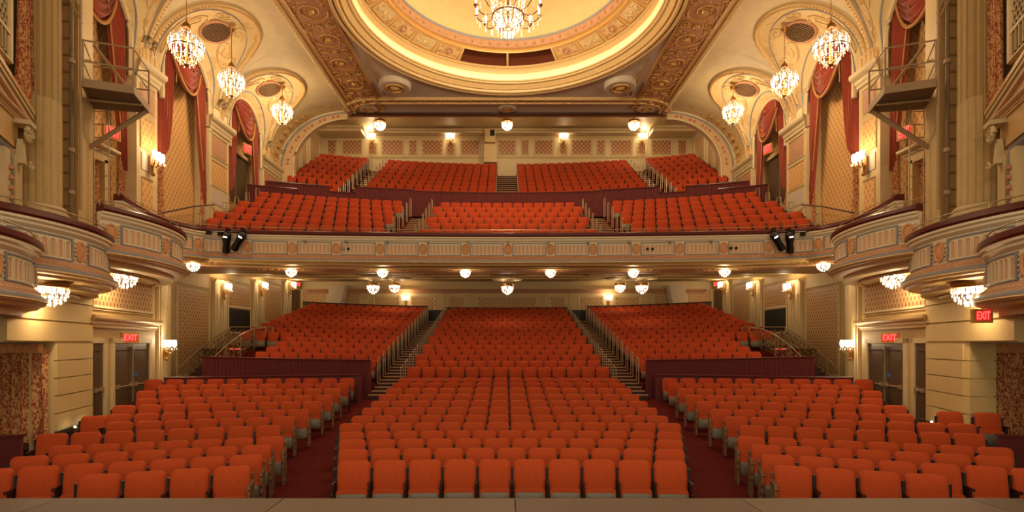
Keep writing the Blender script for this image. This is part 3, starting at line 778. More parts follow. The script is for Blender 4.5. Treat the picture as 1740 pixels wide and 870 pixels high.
for i in range(72):
    a = 2*PI*i/72; c, s = math.cos(a), math.sin(a); M = Matrix(((-s, c, 0, DCX+c*5.04), (c, s, 0, DCY+s*5.04), (0, 0, 1, q+1.53), (0, 0, 0, 1)))
    if i % 2: grk.box(-.09, .09, -.05, .03, -.06, .10, M)
    else: grk.ball((DCX+c*5.02, DCY+s*5.02, q+1.54), .09, 6)
stuff(obj('greek_key_ornament', grk, GOLD, CEIL))
# ornate long bands, border mouldings
for s in (-1, 1):
    a, b = sorted((s*7.05, s*8.55))
    obj('ornate_band', MB().box(a, b, 10.5, 29.4, H0-.03, H0+.02), PINK, CEIL)
    bb = MB()
    for x in (7.0, 8.6): bb.box(s*x-.05, s*x+.05, 10.5, 29.8, H0-.09, H0)
    obj('band_border', bb, GOLD, CEIL)
    bb = MB(); P_ = [(0, 0), (.12, -.02), (.16, -.10), (.26, -.14), (.34, -.10), (.36, .0)]
    vs = [(s*(8.72+o_), y, H0+z_) for y in (10.5, 30.0) for o_, z_ in P_]; bb.add(vs, [(i, i+1, i+7, i+6) for i in range(5)])
    obj('band_cornice', bb, GOLD2, CEIL)
    eb = MB()
    for i in range(90): eb.ball((s*8.95, 10.7+.215*i, H0-.13), .055, 5)
    stuff(obj('bead_row', eb, CREAM, CEIL))
    gl = MB(); gl.box(s*6.55-.02, s*6.55+.02, 24.5, 28.2, H0-.04, H0); gl.box(s*6.3-.02, s*6.3+.02, 25.6, 28.2, H0-.04, H0); obj('gilt_line', gl, GOLD, CEIL)
def scrollm():
    b = MB()
    def sp(cx, cy, r, hand, a0, rad=.03):
        pts = []
        for i in range(23):
            t = i/22; rr = r*(1-.86*t); a = a0+hand*1.6*2*PI*t; pts.append((cx+rr*math.cos(a), cy+rr*math.sin(a), -.03))
        b.tube(pts, [rad*(1.1-.5*i/22) for i in range(23)], 5)
    sp(0, 0, .58, 1, 0, .04); b.ball((0, 0, -.04), .12, 8)
    for i in range(8):
        a = 2*PI*i/8; b.ball((.2*math.cos(a), .2*math.sin(a), -.02), .06, 6)
    for i in range(12):
        a = 2*PI*i/12; b.ball((.56*math.cos(a), .56*math.sin(a), -.02), .05, 5)
    sp(.42, .74, .24, -1, PI, .03); sp(-.42, .82, .2, 1, 0, .03); sp(.50, -.62, .18, -1, 2, .028); sp(-.52, -.5, .17, 1, 1, .028); sp(0, .98, .14, 1, 2, .025); sp(0, -.85, .15, -1, 1, .025)
    for i in range(11): b.ball((.62*math.sin(i*.75), -.95+.19*i, -.02), .045, 5)
    return b.mesh('scroll_relief', GOLD, True)
SCR = scrollm()
for s in (-1, 1):
    for i in range(9):
        M = Matrix.Translation((s*7.8, 13.2+1.95*i, H0-.03)) @ Matrix.Diagonal((s*(1 if i % 2 else -1)*1.15, 1.1, 1, 1)); link('scroll_relief', SCR, CEIL, M)
# rear moulding of the ceiling with rounded corners down to the cusp
mp = [(-9.1, 30.3)]+[(-7.3-1.75*math.cos(a), 30.2-1.5*math.sin(a)) for a in [PI/2*i/7 for i in range(8)]]+[(7.3+1.75*math.sin(a), 30.2-1.5*math.cos(a)) for a in [PI/2*i/7 for i in range(8)]]+[(9.1, 30.3)]
obj('ceiling_end_moulding', MB().sweep(mp, [(.25, H0), (.25, H0-.05), (.18, H0-.12), (.02, H0-.10), (-.02, H0-.04), (-.26, H0-.04), (-.30, H0-.10), (-.42, H0-.10), (-.45, H0)]), GOLD2, CEIL)
pts, L = resample(mp, .5); pb = MB()
for x, y, tx, ty in pts: pb.ball((x-ty*.13, y+tx*.13, H0-.05), .075, 6)
stuff(obj('paterae', pb, ROSE, CEIL))
obj('end_beam', MB().box(-9.3, 9.3, 30.35, 30.7, H0-.10, Z(15)), PINK, CEIL)
obj('beam_edge', MB().box(-8.9, 8.9, 30.28, 30.36, H0-.14, H0-.02), DARKW, CEIL)
# round ceiling medallions
def medallion(x, y, R_, drop, label, grp, z=None):
    r = thing('ceiling_medallion', label, 'medallion', (x, y, z or H0), 0, grp); d = -drop
    obj('outer_ring', MB().lathe([(R_*.98, 0), (R_*.98, d*.8), (R_*.9, d), (R_*.62, d), (R_*.58, d*.8)], 28), MAUVE, r, smooth=True)
    obj('gilded_ring', MB().lathe([(R_*.62, d*.8), (R_*.56, d*1.15), (R_*.46, d*1.15), (R_*.40, d*.7)], 28), GOLD, r, smooth=True)
    obj('boss', MB().lathe([(R_*.42, d*.6), (R_*.30, d*1.0), (R_*.16, d*1.25), (.01, d*1.3)], 20), GOLD2, r, smooth=True)
for s in (-1, 1):
    medallion(s*5.72, 26.9, .82, .28, 'large round speaker medallion on ceiling by %s corner of the dome' % SIDE[s], 'large ceiling medallions')
    medallion(s*8.05*.97, 29.75, .5, .09, 'small oval-looking medallion on the ceiling edge, %s of three' % SIDE[s], 'small ceiling medallions')
medallion(0, 29.75, .52, .09, 'small round medallion on the ceiling edge above the upper mezzanine, middle of three', 'small ceiling medallions')
# rear ceiling above the upper mezzanine
rc = struct('ceiling_upper_mezzanine', MB().box(-13.4, 13.4, 30.5, 37.6, Z(14.8), Z(14.95)), CREAM2)
rb = MB()
for s in (-1, 1): rb.box(*sorted((s*9.9, s*13.3)), 35.9, 37.3, Z(14.38), Z(14.8)); rb.box(*sorted((s*9.7, s*13.4)), 35.7, 37.3, Z(14.55), Z(14.65))
rb.box(-9.2, 9.2, 36.5, 37.3, Z(14.5), Z(14.8)); rb.box(-9.2, 9.2, 36.3, 37.3, Z(14.62), Z(14.7))
obj('dropped_beam', rb, CREAM, rc)

# ------------------------------------------------------------------ cove, lunettes and arched upper side walls
def cove_pt(u, d, s):   # u 0..1 from wall to ceiling
    a = u*PI/2; return (s*(9.1+3.9*math.cos(a)), d, Z(10.0)+3.2*math.sin(a))
BAYS = [11.74, 16.6, 21.46, 26.32]; HB = 2.43; UMAX = .80; HWA = 1.6
def outline(t):         # t in 0..1 -> (u, offset in d)
    c = -math.cos(PI*t); sg = 1 if c > 0 else -1
    return UMAX*max(0, math.sin(PI*t))**.72, (HB-.12)*sg*abs(c)**.92
def archp(t):           # opening outline on the wall: legs and round head, t 0..1 -> (offset d, z)
    zc = Z(10.45)
    if t < .14: return (-HWA, Z(9.2)+(zc-Z(9.2))*t/.14)
    if t > .86: return (HWA, Z(9.2)+(zc-Z(9.2))*(1-t)/.14)
    a = PI-(t-.14)/.72*PI; return (HWA*math.cos(a), zc+1.6*math.sin(a))
for s in (-1, 1):
    nm = SIDE[s]
    cv = MB()
    for d0 in BAYS:
        NT = 36
        ts = [i/NT for i in range(NT+1)]; K = 10; vs = []
        cols = [(0, -HB)]+[outline(t) for t in ts]+[(0, HB)]
        for u0, od in cols:
            for k in range(K+1):
                vs.append(cove_pt(u0+(1-u0)*k/K, d0+od, s))
        cv.add(vs, [(i*(K+1)+k, (i+1)*(K+1)+k, (i+1)*(K+1)+k+1, i*(K+1)+k+1) for i in range(len(cols)-1) for k in range(K)])
    cv.grid(lambda u, v: cove_pt(v, 28.75+1.6*u, s), 2, 10)
    cov = struct('ceiling_cove_'+nm, cv, CREAM, True)
    for bi, d0 in enumerate(BAYS):
        def vault(u, v):
            oa, za = archp(u); ub, ob = outline(u); B = cove_pt(ub, d0+ob, s); A = (s*13.02, d0+oa, za)
            w_ = v; bulge = .25*math.sin(PI*v)*math.sin(PI*u)
            return (A[0]+(B[0]-A[0])*w_, A[1]+(B[1]-A[1])*w_, A[2]+(B[2]-A[2])*w_+bulge)
        lv_ = obj('lunette_vault', MB().grid(vault, 40, 10), FIELD, cov, smooth=True)
        rope = [cove_pt(outline(i/44)[0], d0+outline(i/44)[1], s) for i in range(45)]
        ro = obj('rope_moulding', MB().tube([(x-s*.03, y, z-.04) for x, y, z in rope], .095, 8), GOLD2, cov, smooth=True)
        bd = MB()
        for i in range(89):
            x, y, z = cove_pt(outline(i/88)[0], d0+outline(i/88)[1], s); bd.ball((x-s*.09, y, z-.10), .05, 5)
        stuff(obj('bead_row', bd, GOLD, cov))
        obj('blue_line', MB().tube([(lambda p: (p[0]-s*.01, p[1], p[2]-.02))(vault(.03+.94*i/40, .80)) for i in range(41)], .022, 5), BLUE, cov, smooth=True)
        obj('arch_line', MB().tube([(lambda p: (p[0]-s*.02, p[1], p[2]-.02))(vault(.02+.96*i/40, .16)) for i in range(41)], .03, 5), BLUE, cov, smooth=True)
        obj('arch_moulding', MB().tube([(s*12.98, d0+archp(i/40)[0], archp(i/40)[1]) for i in range(41)], .09, 6), CREAM, cov, smooth=True)
        # painted scrolls in relief on the vault
        sr = MB()
        for j, (uu, vv, rr) in enumerate(((.22, .5, .34), (.34, .42, .30), (.66, .42, .30), (.78, .5, .34), (.13, .55, .28), (.87, .55, .28), (.42, .7, .2), (.58, .7, .2))):
            pts = []
            for i in range(19):
                t = i/18; a = (1 if j % 2 else -1)*t*3.1*PI; k_ = rr*(1-.8*t); p = vault(min(.98, max(.02, uu+.075*k_/.3*math.cos(a))), min(.97, max(.05, vv+.16*k_/.3*math.sin(a)))); pts.append((p[0]-s*.02, p[1], p[2]-.02))
            sr.tube(pts, [.045*(1.1-.6*i/18) for i in range(19)], 4)
        obj('scroll_relief', sr, GOLD2, cov, smooth=True)
        # round ventilation grille, set in the vault
        C0 = Vector(vault(.5, .42)); Tx = (Vector(vault(.5, .52))-C0).normalized(); Ty = (Vector(vault(.54, .42))-C0).normalized(); Nn = Tx.cross(Ty).normalized()
        if Nn.z > 0: Nn = -Nn
        Ty = Nn.cross(Tx)
        M = Matrix(((Tx.x, Ty.x, Nn.x, C0.x), (Tx.y, Ty.y, Nn.y, C0.y), (Tx.z, Ty.z, Nn.z, C0.z), (0, 0, 0, 1)))
        if bi:
            g = thing('ventilation_grille', 'round lattice grille in the vault over the %s arch of the %s wall' % (['', 'stage-side', 'middle', 'far'][bi], nm), 'grille', M=M, group='round vault grilles')
            obj('grille_rim', MB().lathe([(.64, -.15), (.64, .14), (.58, .19), (.54, .15), (.54, -.06)], 24), PINK, g, smooth=True)
            obj('grille_back', MB().lathe([(.001, .11), (.56, .11)], 24), DARK, g)
            la = MB()
            for i in range(-5, 6):
                c_ = i*.098; e_ = math.sqrt(max(.001, .55**2-c_*c_))
                la.box(c_-.013, c_+.013, -e_, e_, .13, .15); la.box(-e_, e_, c_-.013, c_+.013, .13, .15)
            obj('lattice', la, GRILLE, g)
    # upper wall: frame with local X along depth
    M, L, um = frame(s, (13.0, 9.3), (13.0, 37.4))
    wb = MB(); wb.box(0, L, .62, .8, Z(4.4), Z(15.2))
    WU = obj('wall_upper_'+nm, wb, CREAM2, None, M); WU['kind'] = 'structure'
    W0 = None
    def U(d): return um(d-9.3)
    I4 = Matrix.Identity(4)
    # recess wallpaper in bays, arch reveals, piers
    for bi, d0 in enumerate(BAYS):
        u = U(d0)
        obj('wallpaper_panel', MB().box(u-1.72, u+1.72, .57, .62, [Z(2.6), Z(2.8), Z(3.5), Z(3.9)][bi], Z(12.2)), PAPER2, WU, I4)
    piers = [(13.55, 14.9), (18.45, 19.55), (22.95, 24.6), (27.9, 30.2)]
    for pi_, (a, b) in enumerate(piers):
        u0, u1 = rng(um, a-9.3, b-9.3)
        pr = MB().box(u0, u1, -.05, .6, [Z(2.8), Z(3.1), Z(3.6), Z(4.1)][pi_], Z(9.4)); obj('pier', pr, CREAM, WU, I4)
        c_ = MB(); cornice(c_, u0, u1, Z(9.35), .55, .28, -.05); c_.box(u0, u1, -.05, .6, Z(9.35), Z(9.9)); obj('pier_cornice', c_, CREAM, WU, I4)
        c_ = MB(); c_.box(u0+.1, u1-.1, -.10, .6, Z(9.9), Z(10.5)); molding_rect(c_, u0+.2, u1-.2, Z(9.98), Z(10.42), .06, .04, -.10); obj('pier_block', c_, GOLD2, WU, I4)
        if u1-u0 > .9:
            c_ = MB(); molding_rect(c_, u0+.16, u1-.16, Z(8.2), Z(9.2), .06, .05, -.05); molding_rect(c_, u0+.22, u1-.22, Z(4.2), Z(5.9), .06, .04, -.05); molding_rect(c_, u0+.16, u1-.16, Z(6.9), Z(8.05), .06, .04, -.05); obj('pier_moulding', c_, GOLD2, WU, I4)
            obj('rose_inset', MB().box(u0+.26, u1-.26, -.075, -.05, Z(8.3), Z(9.1)), PINK, WU, I4)
            obj('mauve_inset', MB().box(u0+.22, u1-.22, -.075, -.05, Z(6.15), Z(6.75)), MAUVE, WU, I4)
            obj('wallpaper_inset', MB().box(u0+.28, u1-.28, -.07, -.05, Z(4.3), Z(5.8)), PAPER2, WU, I4)
            obj('wallpaper_inset', MB().box(u0+.22, u1-.22, -.07, -.05, Z(6.98), Z(7.97)), PAPER2, WU, I4)
    # side wall behind the end arch (upper mezzanine)
    u0, u1 = rng(um, 30.3-9.3, 37.2-9.3)
    obj('rear_side_wall', MB().box(u0, u1, -.02, .6, Z(6.2), Z(15.0)), CREAM, WU, I4)
    for a, b in ((30.7, 31.5), (31.9, 33.0), (33.5, 34.3), (34.8, 36.6)):
        p0, p1 = rng(um, a-9.3, b-9.3); panel(WU, Matrix.Translation((0, -.02, 0)), p0, p1, Z(9.6)+(a-30)*.28, Z(14.0), PAPER)
    # end arch band, in the transverse plane
    eb = MB(); ou = []; inn = []
    for i in range(21):
        a = PI/2*i/20; ou.append((s*(9.1+3.9*math.cos(a)), Z(10.0)+3.2*math.sin(a))); inn.append((s*(9.1+3.05*math.cos(a)), Z(10.0)+2.75*math.sin(a)))
    ou = [(s*13.0, Z(7.3))]+ou; inn = [(s*12.15, Z(7.3))]+inn
    K = len(ou); vs = [(p[0], y, p[1]) for y in (30.15, 30.5) for p in ou+inn]
    fs = []
    for k in range(K-1): fs += [(k, k+1, K+k+1, K+k), (2*K+k, 3*K+k, 3*K+k+1, 2*K+k+1), (K+k, K+k+1, 3*K+k+1, 3*K+k), (k, 2*K+k, 2*K+k+1, k+1)]
    eb.add(vs, fs); EA = obj('end_arch', eb, TANP, cov)
    for ft, mt, rd in ((.02, CREAM, .07), (.96, CREAM, .06), (.2, BLUE, .04)):
        obj('arch_moulding', MB().tube([(o_[0]+(i_[0]-o_[0])*ft, 30.12, o_[1]+(i_[1]-o_[1])*ft) for o_, i_ in zip(ou, inn)], rd, 6), mt, cov, smooth=True)
    pt = MB()
    for i in range(1, 14):
        t = i/14*20; k = int(t)+1; o_, i_ = ou[k], inn[k]; pt.ball(((o_[0]+i_[0])/2+(i_[0]-o_[0])*.08, 30.13, (o_[1]+i_[1])/2+(i_[1]-o_[1])*.08), .085, 6)
    stuff(obj('paterae', pt, ROSE, cov))
    # ornamental rising band beside the end arch
    tb = MB(); tb.grid(lambda u, v: cove_pt(u*.9, 29.0+.9*v, s)[:1]+(29.0+.9*v, cove_pt(u*.9, 0, s)[2]-.02), 12, 1)
    tb.v = [(x-s*.02, y, z) for x, y, z in tb.v]; obj('ornate_band', tb, FIELD, cov)
    sb = MB()
    for i in range(8):
        x, y, z = cove_pt(.04+.08*i, 29.45, s); sb.ball((x-s*.03, y, z), .16, 6); sb.ball((x-s*.05, y-.22, z+.1), .08, 6); sb.ball((x-s*.05, y+.2, z-.1), .08, 6)
    obj('scroll_relief', sb, GOLD, cov, smooth=True)
# rear wall of the upper mezzanine
rw = struct('wall_rear_upper', MB().box(-13.4, 13.4, 37.2, 37.5, Z(6.4), Z(15)), CREAM)
MR = Matrix.Translation((0, 37.2, 0))
def pxX(px, d): return (px-859)/900*d-.1
for s in (-1, 1):
    for a, b, pm in ((846.5, 859.2, 1), (824, 837, 0), (783, 815, 0), (758.6, 773, 2), (717, 752, 0), (694.5, 709, 0), (649, 686, 0), (625, 640, 2), (581, 615, 0), (556, 571, 0)):
        xa, xb = pxX(a, 37.2), pxX(b, 37.2)
        if pm == 1: 
            if s > 0: continue
            xa, xb = -.62, .62
        if s > 0: xa, xb = -xb, -xa
        panel(rw, MR, xa, xb, Z(13.22), Z(14.28)if pm != 2 else Z(14.0), PAPER3, wd=.07)
b = MB(); cornice(b, -13.3, 13.3, Z(12.95), .14, .08); cornice(b, -13.3, 13.3, Z(14.4), .2, .18)
obj('cornice', b, CREAM2, rw, MR)
kb = thing('projection_booth', 'small cream projection box with a dark port on the upper rear wall', 'booth', (-1.15, 36.75, Z(14.1)))
obj('housing', MB().box(-.35, .35, -.6, .2, -.35, .55), CREAM2, kb); obj('port', MB().box(.0, .3, -.63, -.6, .05, .45), DARK, kb); obj('pilaster', MB().box(-.45, .45, -.2, .2, -1.6, -.35), CREAM2, kb)

# ------------------------------------------------------------------ lower side walls
DOORS = {}
for s in (-1, 1):
    nm = SIDE[s]
    # ashlar pier by the stage
    M, L, um = frame(s, (9.83, 10.3), (11.0, 13.95))
    W = link('wall_front_'+nm, MB().box(0, L, .03, .5, Z(.02), Z(2.6)).mesh('wall', STONE), None, M); W['kind'] = 'structure'
    zz = [Z(.03)+.47*i for i in range(6)]
    for i, z in enumerate(zz[:-1]):
        obj('ashlar_course', MB().box(0, L, -.03, .03, z+.02, z+.45), STONE, W, Matrix.Identity(4))
    u0, u1 = rng(um, 1.95, L)
    obj('pier_core', MB().box(u0, u1, .03, .5, -.2, Z(.02)), STONE, W, Matrix.Identity(4))
    for i in range(5):
        z = .62+.406*i
        obj('ashlar_course', MB().box(u0, u1, -.03, .03, z+.015, z+.395), STONE, W, Matrix.Identity(4))
    obj('baseboard', MB().box(u0-.01, u1+.01, -.06, .02, -.2, .60), BASEB, W, Matrix.Identity(4))
    # jamb, facing the stage
    if s > 0:
        jb = MB()
        for i in range(5): jb.box(10.42, 11.02, 12.0, 12.2, .62+.406*i+.015, .62+.406*i+.395)
        jb.box(10.45, 11.0, 12.03, 12.2, -.2, Z(.02)); obj('jamb', jb, STONE, W, M.inverted())
    # back wall of recess
    bx = sorted((s*10.85, s*14)); obj('recess_wall', MB().box(bx[0], bx[1], 12.75, 12.9, -.2, Z(2.6)), CREAM2, W, M.inverted())
    # door wall
    M, L, um = frame(s, (11.1, 14.0), (11.9, 17.8))
    W = link('wall_side_'+nm, MB().box(-.1, L+.1, .02, .4, -.2, Z(2.9)).mesh('wall', CREAM2), None, M); W['kind'] = 'structure'
    I4 = Matrix.Identity(4)
    p0, p1 = rng(um, .1, L-.15); panel(W, I4, p0, p1, Z(.95), Z(2.45), PAPER)
    c_ = MB(); cornice(c_, 0, L, Z(.42), .34, .22); obj('entablature', c_, GOLD2, W, I4)
    c_ = MB(); cornice(c_, 0, L, Z(2.6), .2, .16); obj('cornice', c_, CREAM, W, I4)
    for di, (a, b) in enumerate(((.02, .62), (1.2, 3.42))):
        d0, d1 = rng(um, a, b); zt = Z(0.0); zb = .38
        c_ = MB()
        c_.box(d0-.14, d0, -.06, .02, zb, zt+.14); c_.box(d1, d1+.14, -.06, .02, zb, zt+.14); c_.box(d0-.14, d1+.14, -.06, .02, zt, zt+.14)
        dn = link('door_%s_%d' % (nm, di+1), c_.mesh('door_frame', CREAM), None, M); dn['kind'] = 'structure'
        lw = (d1-d0)/(2 if di else 1)
        for li in range(2 if di else 1):
            l0 = d0+lw*li
            lf = obj('door_leaf', MB().box(l0+.01, l0+lw-.01, -.02, .03, zb, zt-.01), DOORB, dn, I4)
            rp = MB(); molding_rect(rp, l0+.12, l0+lw-.12, zb+.2, zt-.2, .04, .02, -.02); obj('leaf_moulding', rp, DOORB, lf)
            hb = MB(); hb.tube([(l0+.15, -.09, zb+1.0), (l0+lw-.15, -.09, zb+1.0)], .02, 6); hb.box(l0+.08, l0+.2, -.1, -.02, zb+.94, zb+1.06); hb.box(l0+lw-.2, l0+lw-.08, -.1, -.02, zb+.94, zb+1.06)
            obj('panic_bar', hb, STEEL, lf)
        if di:
            obj('centre_bar', MB().box((d0+d1)/2-.025, (d0+d1)/2+.025, -.05, -.02, zb, zt-.1), STEEL, dn, I4)
            obj('blue_notice', MB().box((d0+d1)/2+.12, (d0+d1)/2+.32, -.035, -.02, zb+1.25, zb+1.36), mat('blue_notice', rgb(60, 110, 190), .5), dn, I4)
    # fluted pilaster wall, splayed
    M, L, um = frame(s, (11.9, 17.8), (14.2, 22.4))
    W = link('wall_splay_'+nm, MB().box(0, L, .02, .4, -.2, Z(3.2)).mesh('wall', CREAM2), None, M); W['kind'] = 'structure'
    c_ = MB()
    c_.box(*rng(um, .3, 3.6), -.10, .02, -.2, Z(2.5))
    for i in range(8):
        a, b = rng(um, .55+.38*i, .75+.38*i); c_.box(a, b, -.14, -.10, .9, Z(2.2))
    obj('fluted_pilaster', c_, CREAM, W, Matrix.Identity(4))
    c_ = MB(); cornice(c_, *rng(um, .2, 3.7), Z(2.3), .3, .15, -.1); obj('capital', c_, CREAM2, W, Matrix.Identity(4))
    # main lower side wall
    M, L, um = frame(s, (14.2, 22.2), (14.2, 36.6))
    W = link('wall_lower_'+nm, MB().box(0, L, .02, .3, .2, Z(4.4)).mesh('wall', CREAM2), None, M); W['kind'] = 'structure'
    def UU(a, b): return rng(um, a-22.2, b-22.2)
    hh = lambda d: .1133*d
    panel(W, I4, *UU(22.7, 25.2), 1.2, Z(hh(23.5)-.1), PAPER)
    panel(W, I4, *UU(26.9, 29.3), Z(1.85), Z(hh(28)), PAPER)
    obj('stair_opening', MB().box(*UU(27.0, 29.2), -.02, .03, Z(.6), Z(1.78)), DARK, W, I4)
    ob = MB(); molding_rect(ob, *UU(26.9, 29.3), Z(.5), Z(1.86), .08, .05); obj('opening_moulding', ob, CREAM, W, I4)
    panel(W, I4, *UU(30.9, 33.3), Z(1.2), Z(hh(32)), PAPER)
    for a, b in ((25.5, 26.6), (29.5, 30.6), (33.6, 34.6)):
        x0, x1 = UU(a, b); c_ = MB().box(x0, x1, -.12, .02, .8, Z(hh(a)+.1))
        for i in range(3): c_.box(x0+.12+i*(x1-x0-.24)/3+.04, x0+.12+(i+1)*(x1-x0-.24)/3-.04, -.16, -.12, 1.1, Z(hh(a)-.5))
        cornice(c_, x0, x1, Z(hh(a)+.05), .14, .1, -.12)
        obj('pilaster', c_, CREAM, W, I4)
    d0, d1 = UU(34.9, 36.2); obj('rear_door', MB().box(d0, d1, -.03, .02, Z(1.4), Z(3.6)), DOORB, W, I4)
# rear wall of the stalls
RWL = struct('wall_rear', MB().box(-15, 15, 36.5, 36.8, .3, Z(4.6)), CREAM)
MR = Matrix.Translation((0, 36.5, 0))
for s in (-1, 1):
    for a, b in ((812, 859.2), (763, 790), (699, 740), (635, 677), (583, 611), (513, 552)):
        xa, xb = pxX(a, 36.5), pxX(b, 36.5)
        if a == 812:
            if s > 0: continue
            xb = -xa
        elif s > 0: xa, xb = -xb, -xa
        panel(RWL, MR, xa, xb, Z(1.7), Z(3.22) if a > 600 else Z(3.7), PAPER, wd=.08)
    for px in (751, 800.5, 625):
        x = s*abs(pxX(px, 36.5)); obj('pilaster', MB().box(x-.2, x+.2, -.08, 0, Z(1.5), Z(3.4)), CREAM2, RWL, MR)
b = MB(); cornice(b, -13.6, 13.6, Z(3.42), .3, .2); obj('cornice', b, PINK, RWL, MR)
# sloping stair soffits at the rear of the stalls
for s in (-1, 1):
    b = MB().xpoly([(s*12.0, Z(3.9)), (s*10.9, Z(3.9)), (s*11.4, Z(1.6)), (s*12.0, Z(1.6))][::(1 if s < 0 else -1)], 35.6, 36.4)
    o = struct('trim_%d' % (1 if s < 0 else 2), b, MAUVE)

# ------------------------------------------------------------------ drapery
def drape(mb, M, x0f, x1f, z0, z1, folds=6, amp=.05, y=0, nz=14, nx=24):
    """vertical cloth: x0f(z), x1f(z) edges"""
    def fn(u, v):
        z = z1+(z0-z1)*v; a, b = x0f(v), x1f(v)
        return M @ Vector((a+(b-a)*u, y+amp*math.sin(u*folds*2*PI)+.3*amp*math.sin(u*folds*4.3*PI+v*3), z))
    mb.grid(fn, nx, nz)
for s in (-1, 1):
    nm = SIDE[s]
    for bi, d0 in enumerate(BAYS[1:]):
        M, L, um = frame(s, (13.0, d0-1.6), (13.0, d0+1.6))
        zc = Z(10.45); zf = [Z(3.2), Z(4.2), Z(6.6)][bi]
        t = thing('arch_drapery', 'crimson swagged drapery with brocade tails in the %s arch of the %s wall' % (['stage-side', 'middle', 'far'][bi], nm), 'curtain', M=M, group='arch draperies')
        I4 = Matrix.Identity(4)
        def head(x): return zc+math.sqrt(max(0, 1.6**2-(x-1.6)**2))
        for side in (0, 1):
            # crimson side drape: from the arch head, narrowing downwards; the side farther from the stage hangs lower
            far = (side == 1) == (s < 0); zb = Z(5.9) if far else Z(7.2)
            def f(u, v, side=side, zb=zb, far=far):
                wid = (1.0*(1-v)**.8+.06) if far else (.66*(1-v)**.4+.34)
                e = .03 if side == 0 else 3.17
                x = e+(wid*u if side == 0 else -wid*u)
                zt = head(min(3.17, max(.03, x)))-.03; z = zt+(zb-zt)*v+(.5*u*(1-v)*v if far else 0)
                return (x, .12+.07*math.sin(u*5*PI*2+v*1.5), z)
            b = MB(); b.grid(f, 26, 16); obj('side_drape', b, RED, t, smooth=True)
            e0, e1 = ((.03, .48) if side == 0 else (3.17, 2.72))
            b = MB(); drape(b, I4, lambda v: e0, lambda v: e1+(e0-e1)*(.25*math.sin(v*PI)+(.5*(1-v) if far else 0)), zf, zb+(2.6 if far else .5), 4, .06, .2)
            obj('brocade_tail', b, BROC, t, smooth=True)
            b = MB(); b.tube([(lambda p: (p[0], .02, p[2]))(f(1, i/12*(.75 if far else .35))) for i in range(13)], .028, 5); obj('fringe', b, FRINGE, t)
        b = MB()
        def g(u, v):
            x = .52+1.95*u+(.1 if s < 0 else -.1); zt = head(x)-.05; sag = 1-(2*u-1)**2; zbm = Z(11.35)-1.25*sag
            return (x, .06-.09*math.sin(v*6*2*PI+.5)*(.3+sag)-.14*sag*v, zt+(zbm-zt)*v)
        b.grid(g, 20, 40); obj('swag', b, RED, t, smooth=True)
        b = MB(); pts = [(lambda p: (p[0], p[1]-.03, p[2]))(g(i/18, 1)) for i in range(19)]; b.tube(pts, .055, 5); obj('fringe', b, FRINGE, t)
    # brocade curtain with valance in the stage-side opening
    x0, x1 = (10.46 if s < 0 else 10.9, 12.7)
    M, L, um = frame(s, (x1, 12.55), (x0, 12.55))
    M = Matrix(((1, 0, 0, min(s*x0, s*x1)), (0, 1, 0, 11.98 if s < 0 else 12.5), (0, 0, 1, 0), (0, 0, 0, 1))); L = x1-x0
    t = thing('door_curtain', 'gold and crimson brocade curtain with pleated valance beside the %s ashlar pier' % nm, 'curtain', M=M)
    b = MB(); drape(b, Matrix.Identity(4), lambda v: 0, lambda v: L, .4, Z(-.1), 10, .09, .03, 10, 110); obj('curtain_panel', b, BROC, t, smooth=True)
    b = MB(); drape(b, Matrix.Identity(4), lambda v: -.03, lambda v: L+.03, Z(-.22), Z(-.02), 14, .06, -.16, 3, 140); obj('valance', b, mat('tan_valance_cloth', rgb(214, 150, 92), .7, 0, .35, 16), t, smooth=True)
    obj('pelmet_rail', MB().box(-.05, L+.05, -.16, -.06, Z(.03), Z(.08)), GOLD, t)

